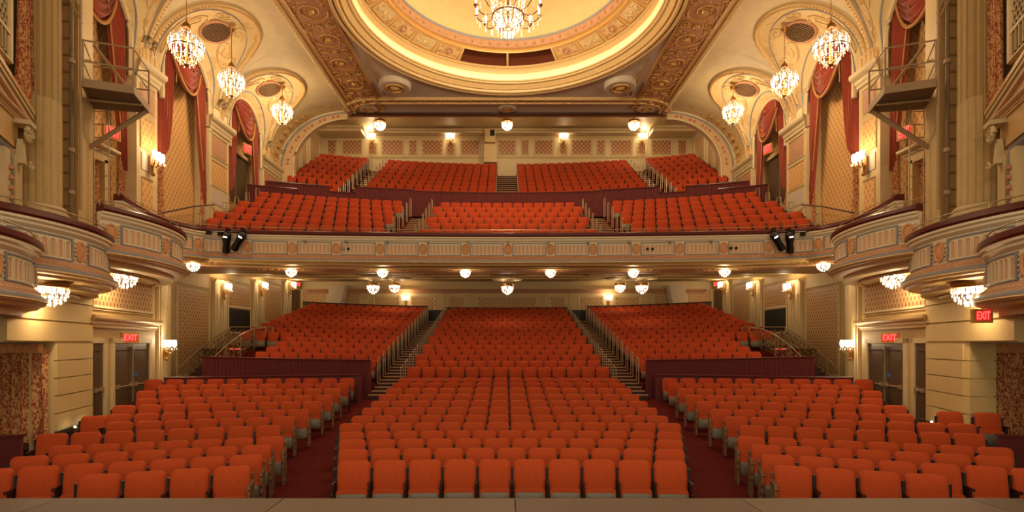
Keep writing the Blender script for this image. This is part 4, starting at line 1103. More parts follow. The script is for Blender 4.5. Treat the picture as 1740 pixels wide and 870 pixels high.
# ------------------------------------------------------------------ giant fluted columns, box arch details by the stage
for s in (-1, 1):
    nm = SIDE[s]; cx, cy = s*11.5, 13.0
    t = thing('fluted_column', 'tall fluted ivory column rising behind the %s boxes' % nm, 'column', (cx, cy, Z(2.2)))
    n = 18; prof = []; K = 108
    def shaft(z0, z1, r0, r1, fl_, name, dep=.035):
        vs = []
        for z, r in ((z0, r0), (z1, r1)):
            for i in range(K*2):
                a = 2*PI*i/(K*2); ph = (a*n/(2*PI)) % 1; d_ = dep*max(0, math.sin(ph*PI))**.7 if fl_ else 0
                vs.append(((r-d_)*math.cos(a), (r-d_)*math.sin(a), z))
        obj(name, MB().add(vs, [(i, (i+1) % (2*K), (i+1) % (2*K)+2*K, i+2*K) for i in range(2*K)]), CREAM2, t)
    b0 = 1.15
    shaft(b0, b0+2.6, .41, .405, 1, 'reeded_lower_shaft', .06); shaft(b0+2.6, 13.2, .40, .37, 1, 'fluted_shaft', .12)
    obj('column_base', MB().lathe([(.01, .75), (.60, .75), (.60, .85), (.56, .88), (.57, .96), (.52, 1.0), (.46, 1.03), (.50, 1.08), (.47, 1.13), (.42, 1.16)], 36), CREAM, t, smooth=True)
    obj('plinth', MB().box(-.62, .62, -.62, .62, 0, .76), CREAM2, t)
    # service pilaster, pipes, next to column
    t = thing('service_pilaster', 'painted wall pier with ladder slots beyond the %s fluted column' % nm, 'pilaster', (s*11.9, 14.3, Z(2.6)))
    obj('shaft', MB().box(-.35, .35, -.1, .4, 0, 12.4), CREAM2, t)
    for i in range(22): obj('rung', MB().box(-.16, .16, -.14, -.11, .6+.45*i, .64+.45*i), GREYM, t)
    b = MB(); b.box(-.2, -.16, -.16, -.10, .4, 11); b.box(.16, .2, -.16, -.10, .4, 11); obj('ladder_rails', b, GREYM, t)
    t = thing('conduit_pipe', 'dark vertical conduit pipe with collars behind the %s fluted column' % nm, 'pipe', (s*11.35, 13.72, Z(2.4)))
    b = MB(); b.tube([(0, 0, 0), (0, 0, 8.5)], .045, 8); obj('pipe', b, GREYD, t, smooth=True)
    for z in (1.5, 2.6, 4.9, 7.2): obj('collar', MB().lathe([(.05, -.05), (.08, -.05), (.08, .05), (.05, .05)], 10, (0, 0, z)), GREYM, t)
    # box proscenium wall with pediment, lattice and drape left of the column
    M, L, um = frame(s, (9.6, 8.8), (11.6, 12.9))
    Wp = link('wall_proscenium_'+nm, MB().box(0, L, .2, .6, Z(1.0), Z(13)).mesh('wall', CREAM2), None, M); Wp['kind'] = 'structure'; I4 = Matrix.Identity(4)
    u0, u1 = rng(um, -.5, 4.1); uc = (u0+u1)/2
    e0, e1 = rng(um, .1, 3.5)
    for a_, b_ in ((2.75, 3.0), (3.28, 3.7)):
        p0, p1 = rng(um, a_, b_); obj('door_pilaster', MB().box(p0, p1, -.05, .2, Z(1.2), Z(4.2)), CREAM, Wp, I4)
    p0, p1 = rng(um, .4, 3.1); obj('wallpaper_panel', MB().box(p0, p1, .12, .2, Z(1.2), Z(4.1)), PAPER, Wp, I4)
    p0, p1 = rng(um, .2, 3.27); b = MB(); molding_rect(b, p0, p1, Z(1.0), Z(4.35), .12, .10, .1); obj('blue_architrave', b, BLUE, Wp, I4)
    p0, p1 = rng(um, 2.85, 3.1); b = MB()
    for k in range(12): b.ball(((p0+p1)/2, -.07, Z(1.4)+.22*k), .07, 6)
    obj('leaf_chain', b, PINK, Wp, I4, smooth=True)
    cu = um(3.5); b = MB(); spiral(b, (cu, Z(4.72)), .20, 1.9, 1, .055, -.22); b.box(cu-.09, cu+.09, -.16, 0, Z(4.05), Z(4.6), None, .03); spiral(b, (cu, Z(4.05)), .10, 1.4, -1, .035, -.26); b.box(cu-.18, cu+.18, -.3, .0, Z(4.92), Z(5.02)); obj('scroll_console', b, CREAM, Wp, I4, smooth=True)
    b = MB(); b.box(e0-.2, e1+.1, .0, .2, Z(4.4), Z(5.02)); obj('frieze', b, GOLD2, Wp, I4)
    b = MB(); cornice(b, u0, u1, Z(5.02), .16, .16); obj('pediment_cornice', b, TANP, Wp, I4)
    for dz, th, mt in ((0, .10, TANP), (.13, .07, CREAM), (.22, .10, GOLD2)):
        b = MB()
        for xa, xb in ((u0, uc), (u1, uc)):
            za, zb2 = Z(5.16)+dz, Z(5.62)+dz; P4 = [(xa, za), (xb, zb2), (xb, zb2+th), (xa, za+th)]
            b.xpoly(P4 if xa < xb else P4[::-1], -.10-dz*.3, .2)
        obj('pediment_rake', b, mt, Wp, I4)
    obj('tympanum', MB().xpoly([(u0, Z(5.16)), (u1, Z(5.16)), (uc, Z(5.62))], -.02, .2), TANP, Wp, I4)
    # lattice over a panel of uprights
    lt_ = thing('lattice_grille', 'cream honeycomb lattice grille above the %s box pediment' % nm, 'grille', M=M)
    a_, b_ = rng(um, .9, 3.3)
    obj('backing', MB().box(a_, b_, .12, .18, Z(6.35), Z(9.6)), DARK, lt_)
    lb = MB(); hx = .17
    for r_ in range(18):
        for c_ in range(14):
            x = a_+.05+c_*hx+(hx/2 if r_ % 2 else 0); z = Z(6.98)+r_*.15
            if x+hx/2 > b_: continue
            lb.tube([(x+.075*math.cos(PI/3*k+PI/6), .08, z+.09*math.sin(PI/3*k+PI/6)) for k in range(6)], .016, 4, closed=True)
    stuff(obj('honeycomb', lb, CREAM, lt_))
    for i in range(12): obj('upright_bar', MB().box(a_+.06+i*.19, a_+.09+i*.19, .04, .10, Z(6.37), Z(6.85)), CREAM2, lt_)
    b = MB(); molding_rect(b, a_-.12, b_+.12, Z(6.22), Z(9.8), .14, .08, .1); b.box(a_, b_, .03, .12, Z(6.83), Z(6.91)); obj('grille_frame', b, CREAM, lt_)
    t = thing('box_drape', 'dark crimson brocade drape hanging between lattice and %s column' % nm, 'curtain', M=M)
    a_, b_ = rng(um, 3.5, 4.4); b = MB(); w_ = b_-a_
    drape(b, I4, lambda v: a_+w_*.12*math.sin(v*PI)*1.5, lambda v: b_-w_*.12*math.sin(v*PI)*1.5, Z(5.6), Z(12), 4, .07, -.02, 18, 26); obj('drape_cloth', b, BROC, t, smooth=True)
    # tan tiered doorcases in the near arch, with dark brocade curtains
    M, L, um = frame(s, (13.0, 15.0), (13.0, 18.4))
    t = thing('doorcase', 'pedimented doorcase with brocade door curtain in the stage-side arch, %s wall' % nm, 'doorcase', M=M)
    u0, u1 = rng(um, .35, 2.5); uc = (u0+u1)/2
    b = MB().box(u0, u0+.18, .2, .6, Z(3.0), Z(6.0)); b.box(u1-.18, u1, .2, .6, Z(3.0), Z(6.0)); b.box(u0, u1, .2, .6, Z(5.9), Z(6.1)); obj('jambs', b, CREAM2, t)
    b = MB(); cornice(b, u0-.1, u1+.1, Z(6.1), .3, .3, .3); obj('cornice', b, CREAM, t)
    b = MB(); drape(b, I4, lambda v: u0+.18, lambda v: u1-.18, Z(3.0), Z(5.9), 7, .07, .42, 8, 40); obj('door_curtain', b, BROC, t, smooth=True)

# ------------------------------------------------------------------ lighting platforms
for s in (-1, 1):
    nm = SIDE[s]; zp = Z(6.62)
    M = Matrix(((1, 0, 0, 0), (0, 1, 0, 0), (0, 0, 1, zp), (0, 0, 0, 1)))
    t = thing('lighting_platform', 'tan steel lighting platform with guard rails projecting from the %s wall' % nm, 'platform', (0, 0, zp))
    c4 = [(s*10.95, 13.6), (s*9.92, 13.98), (s*10.3, 15.15), (s*11.7, 14.9)]
    if s > 0: c4 = c4[::-1]
    obj('deck', MB().poly(c4, -.03, .0), GREYD, t)
    b = MB()
    for i in range(4):
        a_, b_ = c4[i], c4[(i+1) % 4]; dx, dy = b_[0]-a_[0], b_[1]-a_[1]; L = math.hypot(dx, dy); Mx = Matrix(((dx/L, -dy/L, 0, a_[0]), (dy/L, dx/L, 0, a_[1]), (0, 0, 1, 0), (0, 0, 0, 1)))
        b.box(0, L, -.02, .02, -.04, .17, Mx)
    obj('toe_board', b, GREYM, t)
    b = MB(); mA = ((c4[0][0]+c4[3][0])/2, (c4[0][1]+c4[3][1])/2); mB = ((c4[1][0]+c4[2][0])/2, (c4[1][1]+c4[2][1])/2)
    b.tube([(mA[0], mA[1], -.07), (mB[0], mB[1], -.07)], .035, 4); obj('joist', b, GREYM, t)
    b = MB()
    for z in (.62, 1.16): b.tube([(x, y, z) for x, y in c4], .022, 6, closed=True)
    obj('guard_rail', b, GREYM, t)
    for x, y in c4: obj('rail_post', MB().tube([(x, y, 0), (x, y, 1.18)], .024, 6), GREYM, t)
    b = MB().tube([(s*10.28, 15.0, -.05), (s*11.6, 14.6, -1.25)], .07, 4); obj('diagonal_brace', b, GREYM, t)
    b = MB().tube([(s*10.05, 14.2, -.0), (s*10.9, 13.9, 1.2)], .04, 4); obj('rail_brace', b, GREYM, t)
    b = MB().box(s*11.75-.07, s*11.75+.07, 14.5, 14.64, -4.0, 0); obj('support_post', b, GREYM, t)
    b = MB().tube([(s*10.97, 13.55, -3.2), (s*10.97, 13.55, 6)], .035, 6); obj('tall_post', b, GREYM, t)
    lx0, lx1 = s*11.55, s*11.15
    t2 = thing('access_ladder', 'thin steel ladder dropping below the %s lighting platform' % nm, 'ladder', (lx0, 14.75, Z(2.6)))
    for x, nme in ((0, 'stile'), (lx1-lx0, 'stile')): obj(nme, MB().tube([(x, 0, 0), (x, .0, 4.05)], .018, 5), STEEL, t2)
    for i in range(11): obj('rung', MB().tube([(0, 0, .25+.36*i), (lx1-lx0, 0, .25+.36*i)], .014, 5), STEEL, t2)
    t3 = thing('upper_ladder', 'slanting ship ladder above the %s lighting platform by the column' % nm, 'ladder', (s*10.97, 13.6, Z(8.2)))
    for off in (0, .28): obj('stile', MB().tube([(0, 0, off), (s*.65, .08, off+1.2)], .022, 5), GREYM, t3)
    for i in range(4):
        f_ = (i+.5)/4; obj('rung', MB().tube([(s*.65*f_, .08*f_, 1.2*f_), (s*.65*f_, .08*f_, .28+1.2*f_)], .014, 5), STEEL, t3)

# ------------------------------------------------------------------ lamps
def strands(mb, rings, nper, drop, size):
    for r, z, n in rings:
        for i in range(n):
            a = 2*PI*i/n+random.random()*.1
            for j in range(nper):
                mb.octa((r*math.cos(a), r*math.sin(a), z-j*drop), size*(1.2 if j == nper-1 else .8), size*2.0)
def chandelier_parts(kind):
    P = []
    if kind == 'hang':
        b = MB(); strands(b, [(.50, .20, 24), (.42, .36, 18), (.46, .04, 18), (.33, -.14, 12), (.20, -.34, 8)], 3, .07, .017)
        for i in range(14):
            a = 2*PI*i/14
            for j in range(6): t = j/5; b.octa(((.12+.34*t)*math.cos(a), (.12+.34*t)*math.sin(a), .62-.30*t-.10*math.sin(PI*t)), .013, .03)
        P.append(('crystals', b.mesh('crystals', CRYS), 1))
        b = MB(); b.lathe([(.47, 0), (.49, .02), (.51, 0), (.49, -.02), (.47, 0)], 20); b.lathe([(.28, -.24), (.29, -.22), (.31, -.24), (.29, -.26), (.28, -.24)], 16)
        for i in range(7):
            a = 2*PI*i/7; b.tube([(.08*math.cos(a), .08*math.sin(a), -.48), (.22*math.cos(a), .22*math.sin(a), -.42), (.3*math.cos(a), .3*math.sin(a), -.24), (.48*math.cos(a), .48*math.sin(a), 0)], .012, 4)
        b.lathe([(.01, -.56), (.05, -.52), (.09, -.47), (.03, -.42), (.02, .3), (.06, .36), (.02, .42), (.02, .7), (.10, .74), (.13, .66), (.11, .78), (.03, .86), (.01, .95)], 10)
        P.append(('brass_frame', b.mesh('brass_frame', BRASS, True), 0))
        cb_ = MB(); cb_.lathe([(.016, -.05), (.016, .05)], 6); cb_.lathe([(.001, .05), (.02, .06), (.024, .09), (.012, .13), (.001, .15)], 8)
        bm = cb_.mesh('candle_bulb', BULB, True)
        for i in range(10): a = 2*PI*(i+.5)/10; P.append(('candle_bulb', bm, 0, (.43*math.cos(a), .43*math.sin(a), .06)))
        for i in range(5): a = 2*PI*(i+.3)/5; P.append(('candle_bulb', bm, 0, (.25*math.cos(a), .25*math.sin(a), .22)))
    elif kind == 'flush':
        b = MB(); strands(b, [(.30, -.04, 22), (.285, -.13, 20), (.245, -.21, 16), (.17, -.28, 11), (.07, -.33, 5)], 2, .045, .019); P.append(('crystals', b.mesh('crystals', CRYS), 1))
        b = MB().lathe([(.001, .1), (.30, .1), (.33, .04), (.31, .0), (.28, .02)], 20); P.append(('ceiling_plate', b.mesh('ceiling_plate', BRASS, True), 0))
        bm = MB().ball((0, 0, 0), .05, 8).mesh('bulb', BULB, True)
        for i in range(6): a = 2*PI*i/6; P.append(('bulb', bm, 0, (.19*math.cos(a), .19*math.sin(a), -.07)))
        P.append(('bulb', bm, 0, (0, 0, -.2)))
    elif kind == 'sconce':
        b = MB(); b.box(-.06, .06, -.03, 0, -.3, .12); b.ball((0, -.05, -.32), .05, 8); b.ball((0, -.03, .16), .04, 6)
        for x in (-.14, 0, .14): b.tube([(0, -.03, -.1), (x*.6, -.12, -.16), (x, -.18, -.08), (x, -.18, 0)], .012, 5)
        P.append(('back_plate', b.mesh('back_plate', BRASS, True), 0))
        sb = MB().lathe([(.03, 0), (.055, .05), (.06, .13), (.045, .2)], 10); sm = sb.mesh('glass_shade', SHADE, True)
        for x in (-.14, 0, .14): P.append(('glass_shade', sm, 0, (x, -.18, 0)))
        b = MB()
        for x in (-.14, 0, .14):
            for i in range(6): a = 2*PI*i/6; b.octa((x+.06*math.cos(a), -.18+.06*math.sin(a), -.05), .012, .035)
        P.append(('crystals', b.mesh('crystals', CRYS), 1))
    return P
CH = {k: chandelier_parts(k) for k in ('hang', 'flush', 'sconce')}
def dish(t):
    obj('reflector_dish', MB().lathe([(.1, .36), (.74, .42), (.80, .36), (.78, .33), (.45, .28), (.1, .27)], 28), CREAM, t, smooth=True); obj('stem', MB().tube([(0, 0, .05), (0, 0, .6)], .02, 6), BRASS, t)
    for k in range(3): a = 2*PI*k/3; lamp('dish_light', 'POINT', (.45*math.cos(a), .45*math.sin(a), .12), 2.2*KL, WARM, .05, parent=t)
def fitting(kind, name, label, cat, loc, grp, power, scale=1, rz=0, lz=0, lx=0, ly=0, color=WARM, size=.15):
    t = thing(name, label, cat, loc, rz, grp)
    for p in CH[kind]:
        o = link(p[0], p[1], t, loc=tuple(c*scale for c in p[3]) if len(p) > 3 else (0, 0, 0)); o.scale = (scale,)*3
        if p[2]: o['kind'] = 'stuff'
    l = lamp(name+'_light', 'POINT', (lx, ly, lz), power*KL, color, size, parent=t)
    return t
HP = [(10.1, 16.6, 9.2), (11.2, 21.46, 10.5), (11.2, 26.32, 11.4)]
for s in (-1, 1):
    nm = SIDE[s]
    for i, (x, y, h) in enumerate(HP):
        t = fitting('hang', 'chandelier', 'crystal chandelier on a long cord before the %s arch of the %s wall' % (['stage-side', 'middle', 'far'][i], nm), 'chandelier', (s*x-.0, y, Z(h)), 'hanging side chandeliers', 215, 1.0, lz=-.05, size=.3)
        top = [Z(13.05), Z(12.7), Z(12.7)][i]-Z(h)
        obj('cord', MB().tube([(0, 0, .9), (0, 0, top)], .012, 5), BRASS, t); obj('ceiling_rose', MB().lathe([(.01, top-.1), (.06, top-.08), (.12, top), (.14, top+.06)], 14), BRASS, t, smooth=True)
    for i, (x, y, h) in enumerate(((1.75, 21.75, 3.0), (5.15, 21.75, 3.0), (8.8, 21.5, 3.0), (11.75, 19.75, 2.98))):
        fitting('flush', 'chandelier', 'small crystal ceiling light under the balcony edge, %s from the centre on the %s' % (ORD[i], nm), 'chandelier', (s*x, y, Z(h)), 'crystal lights under the balcony edge', 38, .76, lz=-.33, size=.12)
    for x, y, h, nn in ((9.75, 11.25, 1.18, 'middle'), (10.7, 14.75, 1.92, 'highest')):
        fitting('flush', 'chandelier', 'wide crystal bowl light beneath the %s box balcony on the %s' % (nn, nm), 'chandelier', (s*x, y, Z(h)), 'crystal lights beneath the boxes', 60, 1.0, lz=-.35, size=.12)
    # rear stalls chandeliers below round reflector dishes
    for x, y, h, nn in ((6.85, 27, 3.0, 'nearer'), (6.6, 31, 3.45, 'farther')):
        t = fitting('flush', 'chandelier', '%s crystal light below a glowing round dish over the %s rear stalls' % (nn, nm), 'chandelier', (s*x, y, Z(h)-.06), 'dish lights over the rear stalls', 26, 1.05, lz=-.45, size=.12)
        dish(t)
    # wall sconces
    for (x, y, h, rz, lab, pw, gsc) in (
        (12.85, 19.05, 6.55, s*-PI/2, 'crystal sconce on the pier between the first two arches, %s wall' % nm, 60, 1.5),
        (12.62, 18.9, -.15, s*-PI/2, 'bright glass sconce beside the %s exit doors' % nm, 45, 1.3),
        (13.98, 26.05, 2.65, s*-PI/2, 'crystal sconce on nearest pilaster under the balcony, %s wall' % nm, 45, 1.4),
        (13.98, 30.05, 3.15, s*-PI/2, 'crystal sconce on middle pilaster under the balcony, %s wall' % nm, 45, 1.4),
        (13.98, 34.1, 3.65, s*-PI/2, 'crystal sconce on farthest pilaster under the balcony, %s wall' % nm, 45, 1.4),
        (12.9, 33.25, 13.35, s*-PI/2, 'glass sconce on the side wall behind the %s end arch' % nm, 40, 1.4),
        (6.95, 36.4, 3.0, 0, 'glass sconce on the rear stalls wall, %s side' % nm, 40, 1.3),
        (3.95, 37.05, 14.25, 0, 'glass sconce on the upper rear wall, inner %s' % nm, 70, 1.6),
        (9.45, 37.05, 14.25, 0, 'glass sconce on the upper rear wall, outer %s' % nm, 70, 1.6)):
        if y == 18.9: y, x, rz = 18.75, 12.15, s*-(PI/2-.46)
        fitting('sconce', 'wall_sconce', lab, 'sconce', (s*x, y, Z(h)), 'wall sconces', pw, gsc, rz, lz=.25, ly=-.42, size=.08)
t = fitting('flush', 'chandelier', 'crystal light below a glowing round dish over the centre rear stalls', 'chandelier', (0, 27.5, Z(2.95)), 'dish lights over the rear stalls', 26, 1.05, lz=-.45, size=.12)
dish(t)
for x, nn in ((-8.15, 'left'), (0, 'middle'), (8.15, 'right')):
    t = fitting('flush', 'chandelier', 'small crystal light on the upper mezzanine ceiling, %s of three' % nn, 'chandelier', (x, 34.0, Z(14.15)), 'upper mezzanine ceiling lights', 95, 1.2, lz=-.45, size=.12)
    obj('stem', MB().tube([(0, 0, .05), (0, 0, .65)], .03, 6), BRASS, t)
    obj('ceiling_disc', MB().lathe([(.01, .62), (1.2, .62), (1.3, .66), (1.3, .7)], 28), GOLD2, t)
# the great dome chandelier
t = thing('great_chandelier', 'great crystal chandelier with bronze arms hanging in the dome', 'chandelier', (0, 21.1, Z(13.05)))
b = MB(); b.lathe([(.58, -.04), (.62, 0), (.66, -.04), (.62, -.08), (.58, -.04)], 32)
for i in range(16):
    a = 2*PI*i/16; c, s_ = math.cos(a), math.sin(a); b.tube([(.08*c, .08*s_, -.52), (.32*c, .32*s_, -.44), (.52*c, .52*s_, -.26), (.62*c, .62*s_, -.04)], .016, 4)
b.lathe([(.01, -.66), (.03, -.6), (.10, -.56), (.12, -.50), (.06, -.44), (.02, -.4)], 12); obj('bowl_frame', b, BRONZE, t, smooth=True)
arm = MB()
arm.tube([(.62, 0, -.04), (.8, 0, -.12), (1.05, 0, -.10), (1.24, 0, .04), (1.30, 0, .16)], .022, 5); arm.lathe([(.01, -.05), (.05, -.03), (.09, .02), (.10, .05), (.03, .06)], 10, (1.30, 0, .16)); am = arm.mesh('arm', BRONZE, True)
cbm = MB().lathe([(.03, .0), (.03, .18), (.035, .19), (.045, .26), (.02, .36), (.001, .4)], 8, (1.30, 0, .2)).mesh('candle_bulb', BULB, True)
for i in range(12):
    a = 2*PI*(i+.5)/12; ar = link('arm', am, t, rz=a); link('candle_bulb', cbm, ar)
b = MB(); strands(b, [(.60, -.16, 20), (.45, -.36, 14), (.28, -.52, 9), (1.28, .06, 24), (1.0, -.16, 14), (.1, -.68, 5)], 3, .085, .02)
for i in range(22):
    a = 2*PI*i/22
    for j in range(9): q_ = j/8; b.octa(((.60+.2*q_)*math.cos(a), (.60+.2*q_)*math.sin(a), .0+1.5*q_), .026, .07)
for i in range(24):
    a = 2*PI*i/24
    for j in range(6): q_ = j/5; b.octa((.58*(1-.85*q_)*math.cos(a), .58*(1-.85*q_)*math.sin(a), -.06-.38*q_**.8), .03, .04)
stuff(obj('crystals', b, CRYS, t))
obj('centre_stem', MB().lathe([(.03, -.5), (.05, .2), (.03, .8), (.08, 1.4), (.03, 2), (.02, 4.2)], 8), BRONZE, t, smooth=True)
for i in range(8): a = 2*PI*i/8; obj('inner_bulb', MB().ball((.38*math.cos(a), .38*math.sin(a), .02), .055, 8), BULB, t, smooth=True)
lamp('great_chandelier_light', 'POINT', (0, 0, -1.3), 1300*KL, WARM2, .6, parent=t)
lamp('great_chandelier_uplight', 'POINT', (0, 0, 1.1), 160*KL, WARM2, .5, parent=t)

# exit signs
def sign(label, loc, rz, w_=.42, h_=.24, box=True, text=True):
    t = thing('exit_sign', label, 'exit sign', loc, rz, 'lit exit signs')
    obj('housing', MB().box(-w_/2-.04, w_/2+.04, .0, .10, -h_/2-.04, h_/2+.04), SIGNBOX, t)
    obj('face', MB().box(-w_/2, w_/2, -.008, .0, -h_/2, h_/2), SIGNFACE, t)
    cu = bpy.data.curves.new('lettering', 'FONT'); cu.body = 'EXIT'; cu.size = h_*1.15; cu.align_x = 'CENTER'; cu.align_y = 'CENTER'; cu.extrude = .004; cu.offset = .003
    cu.materials.append(REDSIGN); tmp = bpy.data.objects.new('lettering', cu); COL.objects.link(tmp); bpy.context.view_layer.update()
    lme = bpy.data.meshes.new_from_object(tmp.evaluated_get(bpy.context.evaluated_depsgraph_get())); bpy.data.objects.remove(tmp); lme.name = 'lettering'
    o = link('lettering', lme, t); o.location = (0, -.014, 0); o.rotation_euler = (PI/2, 0, 0)
    o.scale = (w_*.92/(h_*1.15*2.1), 1, 1)
for s in (-1, 1):
    nm = SIDE[s]; th = s*-(PI/2-.2)
    sign('red exit sign above the %s stalls double doors' % nm, (s*11.36, 15.9 if s < 0 else 15.8, Z(.16)), s*-(PI/2-.2), .5, .22)
    sign('red exit sign over the doorcase in stage-side arch, %s wall' % nm, (s*12.6, 16.85, Z(6.7)), s*-PI/2*.8, .45, .34)
    sign('red exit sign above the door in the far %s arch' % nm, (s*12.85, 26.2, Z(9.6)), s*-PI/2*.8, .45, .4)
    sign('small red exit sign above the rear stalls door, %s side' % nm, (s*14.05, 35.5, Z(3.95)), s*-PI/2*.7, .5, .25)
    sign('red exit sign low behind the %s scrolled stair railing' % nm, (s*12.3, 23.9, Z(-.36)), s*-.3, .5, .22)
sign('red exit sign in a brass box on the right ashlar pier', (9.55, 10.7, Z(.55)), -.25, .26, .20)
# doors in the far arches of the mezzanine
for s in (-1, 1):
    M, L, um = frame(s, (13.0, 25.0), (13.0, 27.6))
    dn = link('door_mezzanine_'+SIDE[s], MB().box(*rng(um, .05, 2.3), -.03, .05, Z(7.0), Z(9.35)).mesh('door_leaf', DOORB), None, M @ Matrix.Translation((0, .5, 0))); dn['kind'] = 'structure'
    b = MB(); a_, b_ = rng(um, .0, 2.35); b.box(a_, b_, -.15, .05, Z(9.35), Z(9.5)); obj('lintel', b, CREAM2, dn)
    obj('centre_bar', MB().box((a_+b_)/2-.02, (a_+b_)/2+.02, -.06, -.03, Z(7.0), Z(9.3)), STEEL, dn)

# paired spotlights on the balcony front
for s in (-1, 1):
    nm = SIDE[s]
    for i, (x, rl) in enumerate(((10.62, .15), (10.05, .5))):
        t = thing('spotlight', '%s black theatre spotlight clamped to the balcony front on the %s' % ('outer' if i == 0 else 'inner', nm), 'spotlight', (s*x, 19.98, Z(4.02)), 0, 'black spotlights on the balcony front')
        M = Matrix.Rotation(math.radians(18), 4, 'X') @ Matrix.Rotation(-s*rl*1.3, 4, 'Y')
        obj('body', MB().lathe([(.01, -.62), (.13, -.62), (.14, -.5), (.12, -.3), (.15, -.1), (.14, .08), (.08, .16), (.01, .18)], 14), BLACKP, t, M, smooth=True)
        obj('end_cap', MB().lathe([(.01, .0), (.07, .0), (.09, -.05)], 12, (0, -.10, .03)), LENS, t, M)
        b = MB(); b.tube([(-.16, 0, -.15), (-.17, 0, .1), (0, 0, .24), (.17, 0, .1), (.16, 0, -.15)], .015, 5); b.tube([(0, 0, .22), (0, .3, .26)], .02, 5); obj('yoke', b, BLACKP, t)
        b = MB(); b.box(-.03, .03, -.03, .25, .2, .34); obj('clamp', b, BLACKP, t)
    t = thing('lighting_bar', 'short dark lighting bar with cable box on the balcony front, %s side' % nm, 'bar', (s*11.0, 20.0, Z(4.1)))
    obj('bar', MB().tube([(-.6, 0, .1), (.9, 0, .1)] if s < 0 else [(.6, 0, .1), (-.9, 0, .1)], .022, 6), BLACKP, t)
    obj('cable_box', MB().box(-.4, -.2, -.06, .06, .0, .14), BLACKP, t); obj('cable_box', MB().box(.05, .2, -.06, .06, -.05, .08), BLACKP, t)
hk = MB(); hk.box(-.02, .02, -.12, 0, -.02, .02); hk.tube([(0, -.1, 0), (-.08, -.14, .05)], .014, 4); hk.tube([(0, -.1, 0), (.07, -.14, .06)], .014, 4); hk.tube([(0, -.12, 0), (.03, -.14, -.09)], .018, 4); HKM = hk.mesh('lamp_hook', GREYD)
for i in range(11):
    x = -7.9+1.58*i; o = link('lamp_hook', HKM, loc=(x, 20.98-.0042*x*x, Z(3.95)))
    tag(o, 'small bracket hook on the balcony front, %s from the left' % ORD[i], 'hook', 'bracket hooks along the balcony front')
for x, nn in ((-5.98, 'left'), (5.98, 'right'), (10.2*.9, 'far right')):
    t = thing('lens_port', 'pair of round black lens ports on the balcony front, %s' % nn, 'port', (x-.4, 20.98-.0042*x*x, Z(3.70)))
    for dx in (-.1, .1): obj('lens', MB().lathe([(.001, -.03), (.05, -.03), (.055, .02)], 12, (0, 0, 0), M=Matrix.Translation((dx, 0, 0)) @ Matrix.Rotation(PI/2, 4, 'X')), BLACKP, t)

# ------------------------------------------------------------------ scrolled stair railings beside the rear stalls
def scroll_rail(label, P, hgt=.95, grp='scrolled wrought iron railings', n_per=.26):
    """P: 3D floor points"""
    ox, oy, oz = P[0]; Q = [(x-ox, y-oy, z-oz) for x, y, z in P]
    t = thing('scroll_railing', label, 'railing', P[0], 0, grp)
    obj('top_rail', MB().tube([(x, y, z+hgt) for x, y, z in Q], .028, 6), STEEL, t, smooth=True)
    obj('bottom_rail', MB().tube([(x, y, z+.1) for x, y, z in Q], .016, 5), BRASS, t)
    for x, y, z in Q: obj('post', MB().tube([(x, y, z), (x, y, z+hgt)], .02, 5), STEEL, t)
    b = MB()
    for (x0, y0, z0), (x1, y1, z1) in zip(Q, Q[1:]):
        L = math.hypot(x1-x0, y1-y0); n = max(1, int(L/n_per))
        for i in range(n):
            f0 = (i+.5)/n
            for cz, r_, hd in ((.3, .11, 1), (.55, .12, -1), (.78, .09, 1)):
                pts = []
                for k in range(13):
                    tt = k/12; rr = r_*(1-.75*tt); a = hd*(1 if i % 2 else -1)*tt*3*PI+1.2; u = rr*math.cos(a)/L
                    f = f0+u; pts.append((x0+(x1-x0)*f, y0+(y1-y0)*f, z0+(z1-z0)*f+cz*hgt+rr*math.sin(a)))
                b.tube(pts, .017, 4)
            f = i/n; b.tube([(x0+(x1-x0)*f, y0+(y1-y0)*f, z0+(z1-z0)*f+.1), (x0+(x1-x0)*f, y0+(y1-y0)*f, z0+(z1-z0)*f+hgt)], .01, 3)
    stuff(obj('scrollwork', b, SCRW, t))
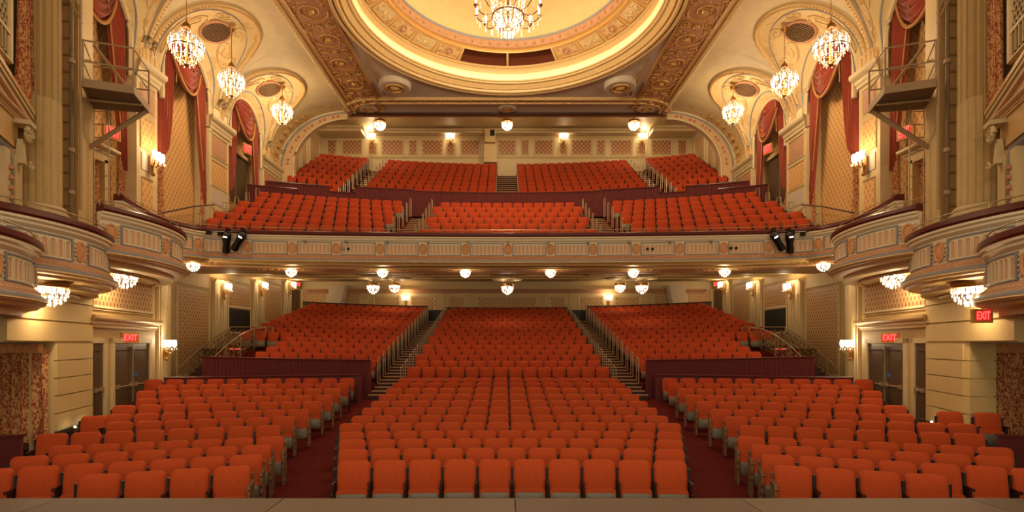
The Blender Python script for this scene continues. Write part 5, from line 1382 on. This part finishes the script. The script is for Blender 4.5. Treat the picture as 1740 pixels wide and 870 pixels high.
for s in (-1, 1):
    nm = SIDE[s]
    scroll_rail('outer scrolled iron railing rising along the %s wall stairs' % nm, [(s*12.9, 20.7, .72), (s*13.1, 21.7, 1.05), (s*13.2, 22.8, 1.5), (s*13.2, 24.0, 2.0), (s*13.2, 25.2, 2.45)])
    scroll_rail('inner scrolled iron railing curving up beside the %s rear stalls' % nm, [(s*11.5, 20.0, .72), (s*11.6, 20.9, 1.15), (s*11.6, 21.8, 1.6), (s*11.5, 22.8, 2.05), (s*11.3, 23.6, 2.35), (s*10.9, 23.9, 2.4)])
    scroll_rail('level scrolled iron railing of the %s stair landing' % nm, [(s*12.9, 24.6, 2.45), (s*11.9, 24.6, 2.45), (s*10.9, 24.6, 2.45)])
    t = thing('wall_stair', 'carpeted stairs climbing along the %s wall behind scrolled railings' % nm, 'stairs', (s*12.4, 20.2, .66))
    for i in range(11): obj('step', MB().box(-.8, .8, .42*i, .42*(i+1)+.01, -.1, .155*(i+1)), TREAD, t)
    struct('floor_landing_'+nm, MB().box(*sorted((s*10.6, s*14.1)), 24.2, 25.4, .5, 2.4), TREAD)
    # curved rails by the upper mezzanine end arch
    scroll_rail('short curved scrolled railing at the %s end of upper mezzanine' % nm, [(s*12.2, 28.3, Z(7.55)), (s*11.3, 28.2, Z(7.55)), (s*10.85, 28.6, Z(7.55)), (s*10.75, 29.4, Z(7.7))], .8)
    struct('trim_%d' % (3 if s < 0 else 4), MB().box(*sorted((s*11.1, s*13.1)), 27.95, 29.2, Z(6.6), Z(7.6)), CREAM)
    # wall handrail along mezzanine side stairs
    b = MB().tube([(s*12.75, 19.4, Z(4.75)), (s*12.75, 21.5, Z(5.55)), (s*12.75, 23.0, Z(6.0))], .03, 6)
    tag(obj('wall_handrail', b, DARKW), 'dark sloping handrail across the wallpaper of the middle arch, %s wall' % nm, 'handrail')
    for i, (x, y) in enumerate(((10.46, 12.6), (10.8, 13.4))):
        t = thing('floor_light', 'tiny bright step light at the foot of the %s ashlar pier, %s' % (nm, ['nearer the curtain', 'nearer the door'][i]), 'light', (s*(x-.12), y, .66), 0, 'step lights on the ashlar piers')
        obj('lens', MB().ball((0, 0, 0), .025, 8), BULB, t); obj('mount', MB().box(-.03, .12, -.03, .03, -.05, -.02), BRASS, t)
print('objects', len(bpy.data.objects), 'rest seats', len(rest), 'tris', sum(len(p.vertices)-2 for m in bpy.data.meshes for p in m.polygons) if False else '')
